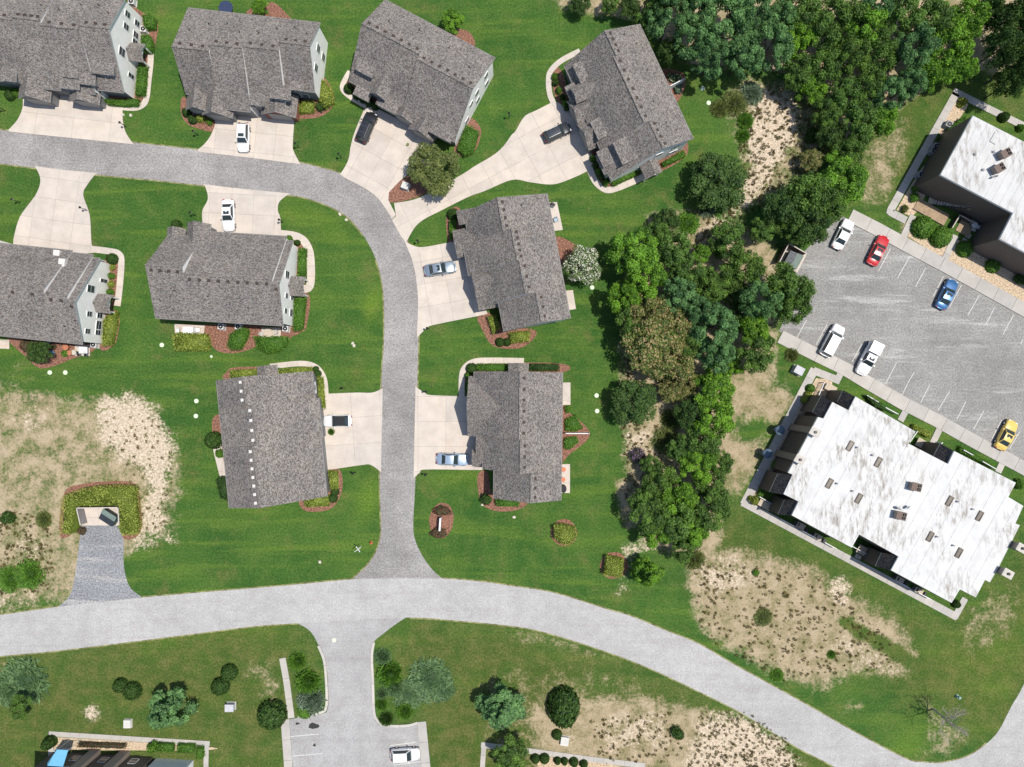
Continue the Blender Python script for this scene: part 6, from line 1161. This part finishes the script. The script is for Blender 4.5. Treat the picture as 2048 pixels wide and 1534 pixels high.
# dumpsters with enclosures
def dumpster(px, py, rz, label, w=2.3, d=1.7, hh=1.5, ribs=False):
    p = P2(px, py, .8); e = thing('dumpster', label, 'dumpster', (p[0], p[1], 0), R(rz)); DG = plain('dumpster green', (0.05, 0.075, 0.07), .6); LD = plain('dumpster lid', (0.035, 0.042, 0.05), .45); TP = plain('faded green steel', (0.17, 0.22, 0.19), .6)
    b = MB(); b.add([(-w/2, -d/2, .12), (w/2, -d/2, .12), (w/2, d/2*.8, .12), (-w/2, d/2*.8, .12), (-w/2, -d/2, hh*.72), (w/2, -d/2, hh*.72), (w/2, d/2, hh), (-w/2, d/2, hh)], [(0, 1, 5, 4), (1, 2, 6, 5), (2, 3, 7, 6), (3, 0, 4, 7), (3, 2, 1, 0)]); b.build('bin', DG, e)
    MB().slab([(-w/2-.04, .05, hh*.9), (w/2+.04, .05, hh*.9), (w/2+.04, d/2+.04, hh+.05), (-w/2-.04, d/2+.04, hh+.05)], .06).build('rear_plate', [TP, DG], e)
    for k_ in (0, 1):
        x0, x1 = -w/2+k_*w/2+.01, -w/2+(k_+1)*w/2-.01; l = MB().slab([(x0, -d/2-.06, hh*.74), (x1, -d/2-.06, hh*.74), (x1, .05, hh*.9+.01), (x0, .05, hh*.9+.01)], .05).build('lid', [LD, LD], e)
        if ribs:
            for j in range(6): xx = x0+(x1-x0)*(j+.5)/6; MB().slab([(xx-.03, -d/2-.04, hh*.74+.06), (xx+.03, -d/2-.04, hh*.74+.06), (xx+.03, .03, hh*.9+.07), (xx-.03, .03, hh*.9+.07)], .06).build('lid_rib', [STEEL, STEEL], l)
    for sx in (-1, 1): MB().box(sx*(w/2+.05)-.06, sx*(w/2+.05)+.06, -.2, .5, .5, .75).build('fork_pocket', DG, e)
dumpster(219, 1034, -33, 'dark dumpster in the hedged pad at the left'); dumpster(1584, 521, -118, 'green dumpster with ribbed lids in the right lot enclosure', 2.2, 1.9, 1.6, True)
def fence(pts, hh, label, m, bw=.15, th=.04, top=True, name='board_fence', grp='board fences'):
    w_ = [P2(*p, hh) for p in pts]; e = thing(name, label, 'fence', (w_[0][0], w_[0][1], 0), 0, grp)
    for a, b in zip(w_, w_[1:]):
        L = math.hypot(b[0]-a[0], b[1]-a[1]); an = math.atan2(b[1]-a[1], b[0]-a[0]); n = max(1, int(L/bw)); me = None
        for i in range(n):
            t = (i+.5)/n; lo = (a[0]+(b[0]-a[0])*t-w_[0][0], a[1]+(b[1]-a[1])*t-w_[0][1], 0)
            if me is None: o = MB().box(-L/n/2+.008, L/n/2-.008, -th/2, th/2, .04, hh).build('board', m, e, lo, an); me = o.data
            else: inst('board', me, e, lo, an)
        if top:
            q = ((a[0]+b[0])/2-w_[0][0], (a[1]+b[1])/2-w_[0][1], 0); MB().box(-L/2-.05, L/2+.05, -.07, .07, hh, hh+.05).build('top_rail', plain('pale rail', (0.5, 0.45, 0.4)), e, q, an)
fence([(161, 1050), (153, 1016), (236, 1015), (238, 1050)], 1.7, 'grey board fence round three sides of the left dumpster pad', WOODG)
fence([(1559, 524), (1578, 487), (1613, 507)], 1.8, 'brown board fence round the dumpster of the right parking lot', plain('brown boards', (0.13, 0.09, 0.07), .85, .25)); fence([(1573, 535), (1591, 546)], 1.8, 'short brown fence wing below the dumpster of the right lot', plain('brown boards', (0.13, 0.09, 0.07)))
# trampoline behind the second top row house
p = P2(455, 20); e = thing('trampoline', 'round dark blue trampoline behind '+H2, 'trampoline', (p[0], p[1], 0)); MB().lathe([(1.05, .62), (1.05, .66), (.9, .67), (.1, .66)], 24).build('mat', plain('navy mat', (0.03, 0.045, 0.10), .7), e)
for i in range(4): t = i*math.pi/2+.4; MB().tube((math.cos(t), math.sin(t), 0), (math.cos(t), math.sin(t), .64), .04).build('leg', STEEL, e)
# air units
ACW = plain('pale air unit', (0.60, 0.60, 0.58), .6); ACD = plain('grey air unit', (0.30, 0.31, 0.32), .6)
def acunit(px, py, label, m=ACW, rz=-6, s=.85):
    p = P2(px, py); e = thing('air_unit', label, 'air conditioner', (p[0], p[1], 0), R(rz), 'outdoor air units'); MB().box(-s*.6, s*.6, -s*.6, s*.6, -.02, .08).build('pad', CONC2, e); MB().box(-s/2, s/2, -s/2, s/2, .08, .85).build('case', m, e)
    MB().lathe([(s*.4, .85), (s*.4, .88), (s*.33, .88), (s*.30, .86)], 16).build('fan_guard', BLACK, e); MB().lathe([(s*.12, .87), (s*.1, .9)], 10).build('hub', m, e)
acunit(292, 63, 'pale air unit between the green hedges of '+H1); acunit(268, 8, 'pale air unit at the top corner of '+H1); acunit(446, 654, 'left one of the white air units behind '+H6); acunit(480, 654, 'right one of the white air units behind '+H6); acunit(97, 684, 'white air unit behind '+H5)
acunit(574, 658, 'white air unit at the lower right corner of '+H6); acunit(193, 690, 'air unit at the lower corner of the white gable of '+H5)
for i, (x, y) in enumerate([(1892, 252), (1867, 296), (1862, 305), (1837, 352)]): acunit(x, y, 'grey air unit left of the cream roofed flats, '+('topmost', 'second from the top', 'third from the top', 'lowest')[i], ACD, -29, .9)
# garden furniture
CUSH = plain('terracotta cushion', (0.62, 0.20, 0.10), .8, .15, 6); TEAK = plain('pale teak', (0.50, 0.42, 0.32), .7); MESH = plain('pale sling cloth', (0.48, 0.45, 0.40), .8)
def chair(px, py, rz, label, m=MESH, fr=STEEL, h0=0, grp='garden chairs', rnd=False):
    p = P2(px, py, h0+.4); e = thing('garden_chair', label, 'chair', (p[0], p[1], h0), R(rz), grp)
    if rnd: MB().lathe([(.1, .36), (.34, .36), (.36, .42), (.3, .46), (.05, .47)], 14).build('seat', m, e)
    else: MB().box(-.27, .27, -.27, .27, .38, .44).build('seat', m, e)
    MB().slab([(-.27, .24, .44), (.27, .24, .44), (.27, .36, .95), (-.27, .36, .95)], .04).build('backrest', [m, m], e)
    for sx in (-1, 1):
        for sy in (-1, 1): MB().tube((sx*.25, sy*.25, 0), (sx*.25, sy*.25, .4), .02).build('leg', fr, e)
        MB().box(sx*.3-.025, sx*.3+.025, -.25, .25, .6, .64).build('armrest', fr, e)
def table(px, py, w, d, label, rz=0, m=TEAK, rnd=False, h0=0, hh=.72):
    p = P2(px, py, h0+hh); e = thing('garden_table', label, 'table', (p[0], p[1], h0), R(rz), 'garden tables')
    if rnd: MB().lathe([(w/2, hh-.05), (w/2, hh), (.1, hh+.005)], 20).build('table_top', m, e)
    else: 
        n = max(2, int(w/.16))
        for i in range(n): MB().box(-w/2+i*w/n+.006, -w/2+(i+1)*w/n-.006, -d/2, d/2, hh-.04, hh).build('slat', m, e)
    for sx in (-1, 1):
        for sy in (-1, 1): q = .34 if rnd else .42; MB().tube((sx*w*q, sy*d*q, 0), (sx*w*q, sy*d*q, hh-.04), .03).build('leg', STEEL, e)
chair(1127, 939, 90, 'upper terracotta cushioned chair on the patio of '+H9, CUSH, rnd=True); chair(1126, 959, 90, 'lower terracotta cushioned chair on the patio of '+H9, CUSH, rnd=True)
p = P2(1127, 977, .6); e = thing('grill', 'covered black grill on the patio of '+H9, 'grill', (p[0], p[1], 0)); b = MB(); b.prism(blob(0, 0, .42, .62, 2, 14, 0, .03), .55, 1.0); b.prism(blob(0, 0, .34, .52, 4, 14, 0, .03), 1.0, 1.1); b.build('cover', plain('black cover', (0.03, 0.03, 0.032), .8), e); MB().box(-.3, .3, -.45, .45, .05, .56).build('cart', BLACK, e)
table(376, 660, 1.6, 1.0, 'white table on the left rear patio of '+H6, 0, WHITE); chair(396, 660, 90, 'white chair right of the table on the left patio of '+H6, WHITE); chair(357, 661, -90, 'white chair left of the table on the left patio of '+H6, WHITE)
table(536, 666, 1.35, 1.35, 'round teak table on the right rear patio of '+H6, 0, TEAK, True); chair(552, 664, -80, 'chair right of the round teak table'); chair(524, 668, 80, 'chair left of the round teak table')
chair(1106, 410, 60, 'dark chair on the top patio of '+H8, BLACK); chair(1112, 440, 20, 'folding chair with pale blue cloth on the top patio of '+H8, plain('pale blue cloth', (0.35, 0.45, 0.55)))
table(166, 700, 1.3, 1.0, 'white table on the corner patio of '+H5, 0, WHITE); chair(158, 708, 0, 'dark chair below the white corner table of '+H5, BLACK); chair(172, 709, 0, 'black chair at the corner of the patio of '+H5, BLACK)
POT = plain('terracotta pot', (0.45, 0.18, 0.10), .8)
def pot(px, py, r, label, m=POT): 
    p = P2(px, py); e = thing('flower_pot', label, 'pot', (p[0], p[1], 0), 0, 'flower pots'); MB().lathe([(r*.7, 0), (r, r*1.3), (r*1.08, r*1.3), (r*1.08, r*1.5), (r*.9, r*1.5), (r*.88, r*1.3), (.02, r*1.3)], 14).build('pot', m, e)
pot(136, 695, .42, 'left large terracotta pot in the flower bed of '+H5); pot(143, 706, .36, 'lower terracotta pot in the flower bed of '+H5); pot(152, 705, .36, 'pale stone pot beside the terracotta pots of '+H5, plain('pale stone', (0.55, 0.5, 0.42))); pot(108, 706, .34, 'blue glazed pot in the flower bed of '+H5, plain('blue glaze', (0.15, 0.28, 0.40), .3)); pot(816, 290, .2, 'small green pot on the drive of '+H3, plain('moss pot', (0.16, 0.18, 0.06)))
p = P2(89, 700); e = thing('bird_bath', 'white bird bath in the flower bed at the left edge', 'bird bath', (p[0], p[1], 0)); MB().lathe([(.2, 0), (.2, .08), (.08, .15), (.08, .65), (.34, .75), (.34, .8), (.28, .78), (.05, .74)], 14).build('basin', WHITE, e)
# pale stones lying on the lawns
STONE = plain('pale stone', (0.55, 0.5, 0.42))
for i, (x, y) in enumerate([(246, 230), (262, 231), (680, 429), (693, 440), (706, 687), (708, 691), (1028, 1034), (965, 1009), (640, 1124), (1256, 870)]):
    p = P2(x, y); b = MB(); b.prism(blob(0, 0, .26, .2, i, 9, 0, .2), -.03, .13); b.prism(blob(.01, 0, .17, .13, i+5, 9, 0, .2), .13, .2)
    tag(b.build('stone', STONE, loc=(p[0], p[1], 0), rz=i), ['pale stone right of the upper left drive, left one', 'pale stone right of the upper left drive, right one', 'upper pale stone inside the lane bend', 'lower pale stone inside the lane bend', 'upper pale stone on the lawn left of the lane', 'lower pale stone on the lawn left of the lane', 'pale stone below the entrance sign townhouse', 'white stone at the lower front corner of the entrance sign townhouse', 'pale stone on the lower left lawn above the main road', 'pale stone on the sandy strip below the dark tree'][i], 'stone', 'pale stones')
# outside stair and patio of the cream roofed flats
e = thing('outside_stair', 'pale outside stair with dark rails against the cream roofed flats', 'stair', (*P2(1868, 402), 0), R(-17))
for i in range(11): MB().box(i*.34, i*.34+.31, -.6, .6, .25+i*.2, .31+i*.2).build('tread', plain('pale tread', (0.55, 0.50, 0.44)), e)
MB().box(-.9, -.02, -.6, .6, .1, .2).build('lower_landing', TEAK, e); MB().box(3.76, 5.2, -.7, .8, 2.35, 2.47).build('upper_landing', TEAK, e)
for sy in (-.65, .65):
    MB().tube((-.2, sy, 1.1), (3.8, sy, 3.4), .04).build('handrail', WOODG, e); MB().tube((-.1, sy, .2), (3.8, sy, 2.4), .05).build('stringer', BLACK, e)
    for i in range(5): MB().tube((i*.95, sy, .15+i*.55), (i*.95, sy, 1.2+i*.55), .03).build('baluster', BLACK, e)
e = thing('timber_deck', 'tan timber deck before the outside stair of the cream roofed flats', 'deck', (*P2(1862, 424), 0), R(-29))
for i in range(9): MB().box(-2.6, 2.6, -.9+i*.2+.008, -.9+(i+1)*.2-.008, .04, .14).build('plank', WOOD, e)
MB().box(-2.7, 2.7, -.98, -.92, .0, .2).build('edge_board', plain('dark board', (0.08, 0.07, 0.06)), e)
e = thing('timber_deck', 'small tan deck beside the white garden set of the cream roofed flats', 'deck', (*P2(1930, 452), 0), R(-29))
for i in range(11): MB().box(-1.0+i*.2+.008, -1.0+(i+1)*.2-.008, -1.3, 1.3, .04, .14).build('plank', WOOD, e)
fence([(1905, 455), (1920, 430), (1948, 446)], 1.0, 'dark patio screen left of the white garden set', plain('dark board', (0.08, 0.07, 0.06)), .12); fence([(1964, 490), (1990, 442), (1962, 424)], 1.7, 'dark patio screen behind the white garden set', plain('dark board', (0.08, 0.07, 0.06)), .15)
table(1950, 450, .9, .9, 'white garden table on the patio of the cream roofed flats', -29, WHITE, True); chair(1944, 445, 60, 'left white chair of the cream roofed flats patio', WHITE); chair(1957, 455, -100, 'right white chair of the cream roofed flats patio', WHITE); chair(1947, 458, 150, 'lower white chair of the cream roofed flats patio', WHITE)
for i, (x, y) in enumerate([(1936, 472), (1928, 482)]): tag(MB().box(-.35, .35, -.35, .35, .0, .12+.02*i).build('stepping_block', CONC2, loc=(*P2(x, y), 0), rz=R(-29)), ('upper', 'lower')[i]+' pale stepping block below the white garden set', 'paving block', 'stepping blocks')
# balcony rails and patios of the stained roof flats
def rail(a, b, label, hh=1.05, h0=0.0):
    w0, w1 = P2(*a, h0+hh), P2(*b, h0+hh); L = math.hypot(w1[0]-w0[0], w1[1]-w0[1]); e = thing('patio_rail', label, 'railing', (w0[0], w0[1], h0), math.atan2(w1[1]-w0[1], w1[0]-w0[0]), 'patio rails'); n = max(2, int(L/.16))
    for i in range(n): MB().box(L*(i+.5)/n-.02, L*(i+.5)/n+.02, -.02, .02, .08, hh-.04).build('baluster', WHITE, e)
    MB().box(-.04, L+.04, -.05, .05, hh-.04, hh).build('top_rail', WHITE, e)
    for x in (0, L): MB().box(x-.05, x+.05, -.05, .05, 0, hh+.05).build('post', WHITE, e)
for i, (a, b) in enumerate([((1566, 1040), (1588, 1052)), ((1606, 1062), (1630, 1075)), ((1650, 1085), (1672, 1097)), ((1795, 1163), (1818, 1175)), ((1838, 1186), (1862, 1199))]): rail(a, b, 'white patio rail along the lower wall of the stained roof flats, '+nth(i, 5), 1.0)
for i, (a, b) in enumerate([((1735, 791), (1757, 804)), ((1772, 815), (1796, 828)), ((1928, 900), (1946, 910)), ((1966, 923), (1992, 938))]): rail(a, b, 'white patio rail along the upper wall of the stained roof flats, '+nth(i, 4), 1.0)
for i, (a, b) in enumerate([((1649, 765), (1625, 820)), ((1835, 863), (1820, 884)), ((1885, 885), (1869, 911)), ((1705, 1093), (1760, 1122)), ((1520, 994), (1552, 1013))]): rail(a, b, 'white recess rail of the stained roof flats, %s' % ('at the top left corner', 'left of the upper notch', 'right of the upper notch', 'across the lower notch', 'at the lower left corner')[i], 1.1)
for i, (x, y, w_, d) in enumerate([(1602, 1052, 1.3, .8), (1636, 1074, 1.3, .8), (1800, 1160, 1.3, .8), (1838, 1182, 1.3, .8)]): table(x, y, w_, d, 'tan patio table along the lower wall of the stained roof flats, '+nth(i, 4), -29)
for i, (x, y) in enumerate([(1592, 1046), (1613, 1060), (1627, 1068), (1648, 1081), (1790, 1154), (1811, 1167), (1828, 1176), (1849, 1188)]): chair(x, y, -29+180*(i % 2)-90, 'dark patio chair along the lower wall of the stained roof flats, '+nth(i, 8), plain('dark sling', (0.07, 0.07, 0.075)), BLACK)
table(1725, 1101, 1.5, 1.3, 'tan table in the lower notch of the stained roof flats', -29); chair(1742, 1113, 60, 'chair right of the table in the lower notch', MESH); chair(1714, 1112, -120, 'chair below the table in the lower notch', MESH); table(1530, 1010, 2.0, 1.0, 'long tan table at the lower left corner of the stained roof flats', -29); chair(1547, 1017, -119, 'chair at the end of the long tan table', MESH)
table(1662, 776, 1.7, 1.0, 'tan table in the upper left recess of the stained roof flats', -29); chair(1666, 790, 120, 'dark chair in the upper left recess of the stained roof flats', BLACK); table(1845, 888, 1.8, 1.3, 'tan platform table in the upper notch of the stained roof flats', -29)
def parasol(px, py, label, m, hh=2.3, r=1.2):
    p = P2(px, py, hh); e = thing('parasol', label, 'parasol', (p[0], p[1], 0), .3, 'parasols'); MB().tube((0, 0, 0), (0, 0, hh), .03).build('pole', STEEL, e); MB().lathe([(r, hh-.45), (r*.5, hh-.15), (.03, hh+.02)], 8).build('canopy', m, e); MB().lathe([(.3, 0), (.3, .08), (.06, .12)], 12).build('base', STEEL, e)
BLU = plain('dusty blue canvas', (0.10, 0.15, 0.21), .8); parasol(1563, 861, 'dusty blue parasol on the left pavement of the stained roof flats, upper one', BLU, 2.2, .75); parasol(1538, 908, 'dusty blue parasol on the left pavement of the stained roof flats, lower one', BLU, 2.2, .75)
# blue awning on the bottom left flats
e = thing('awning', 'bright sky blue slanted awning on the bottom left flats', 'awning', (*P2(147, 1490), 0), R(-3)); AW = plain('sky blue canvas', (0.16, 0.44, 0.66), .7, .08)
MB().slab([(-1.15, -.95, 4.0), (1.1, -.95, 4.0), (1.1, .9, 3.0), (-.55, .9, 3.0)], .05).build('canvas', [AW, AW], e); MB().slab([(-1.65, -.95, 3.3), (-1.15, -.95, 4.0), (-.55, .9, 3.0), (-.75, .85, 2.4)], .04).build('side_flap', [AW, AW], e)
for x in (-.5, 1.05): MB().tube((x, .85, 0), (x, .85, 2.95), .04).build('pole', STEEL, e)
rail((108, 1502), (135, 1503), 'white rail left of the blue awning', 1.1); table(122, 1510, 1.0, .9, 'dark table beside the blue awning', 0, BLACK)
# oil stains and patches on the lower lot
TAR = plain('tar stain', (0.035, 0.033, 0.032), .6)
for i, (x, y, rx, ry) in enumerate([(627, 1452, 10, 6), (629, 1490, 3, 3), (595, 1447, 4, 2.5)]): q = [P2(*p) for p in blob(x, y, rx, ry, i, 14, 0, .3)]; c = centroid(q); tag(MB().prism([(a-c[0], b-c[1]) for a, b in q], -.004, 0).build('tar_stain', TAR, loc=(c[0], c[1], .017)), kind='structure')
# basin and end lights
print('OBJECTS', len(bpy.data.objects), 'TRIS', sum(len(m.polygons)*2 for m in bpy.data.meshes))
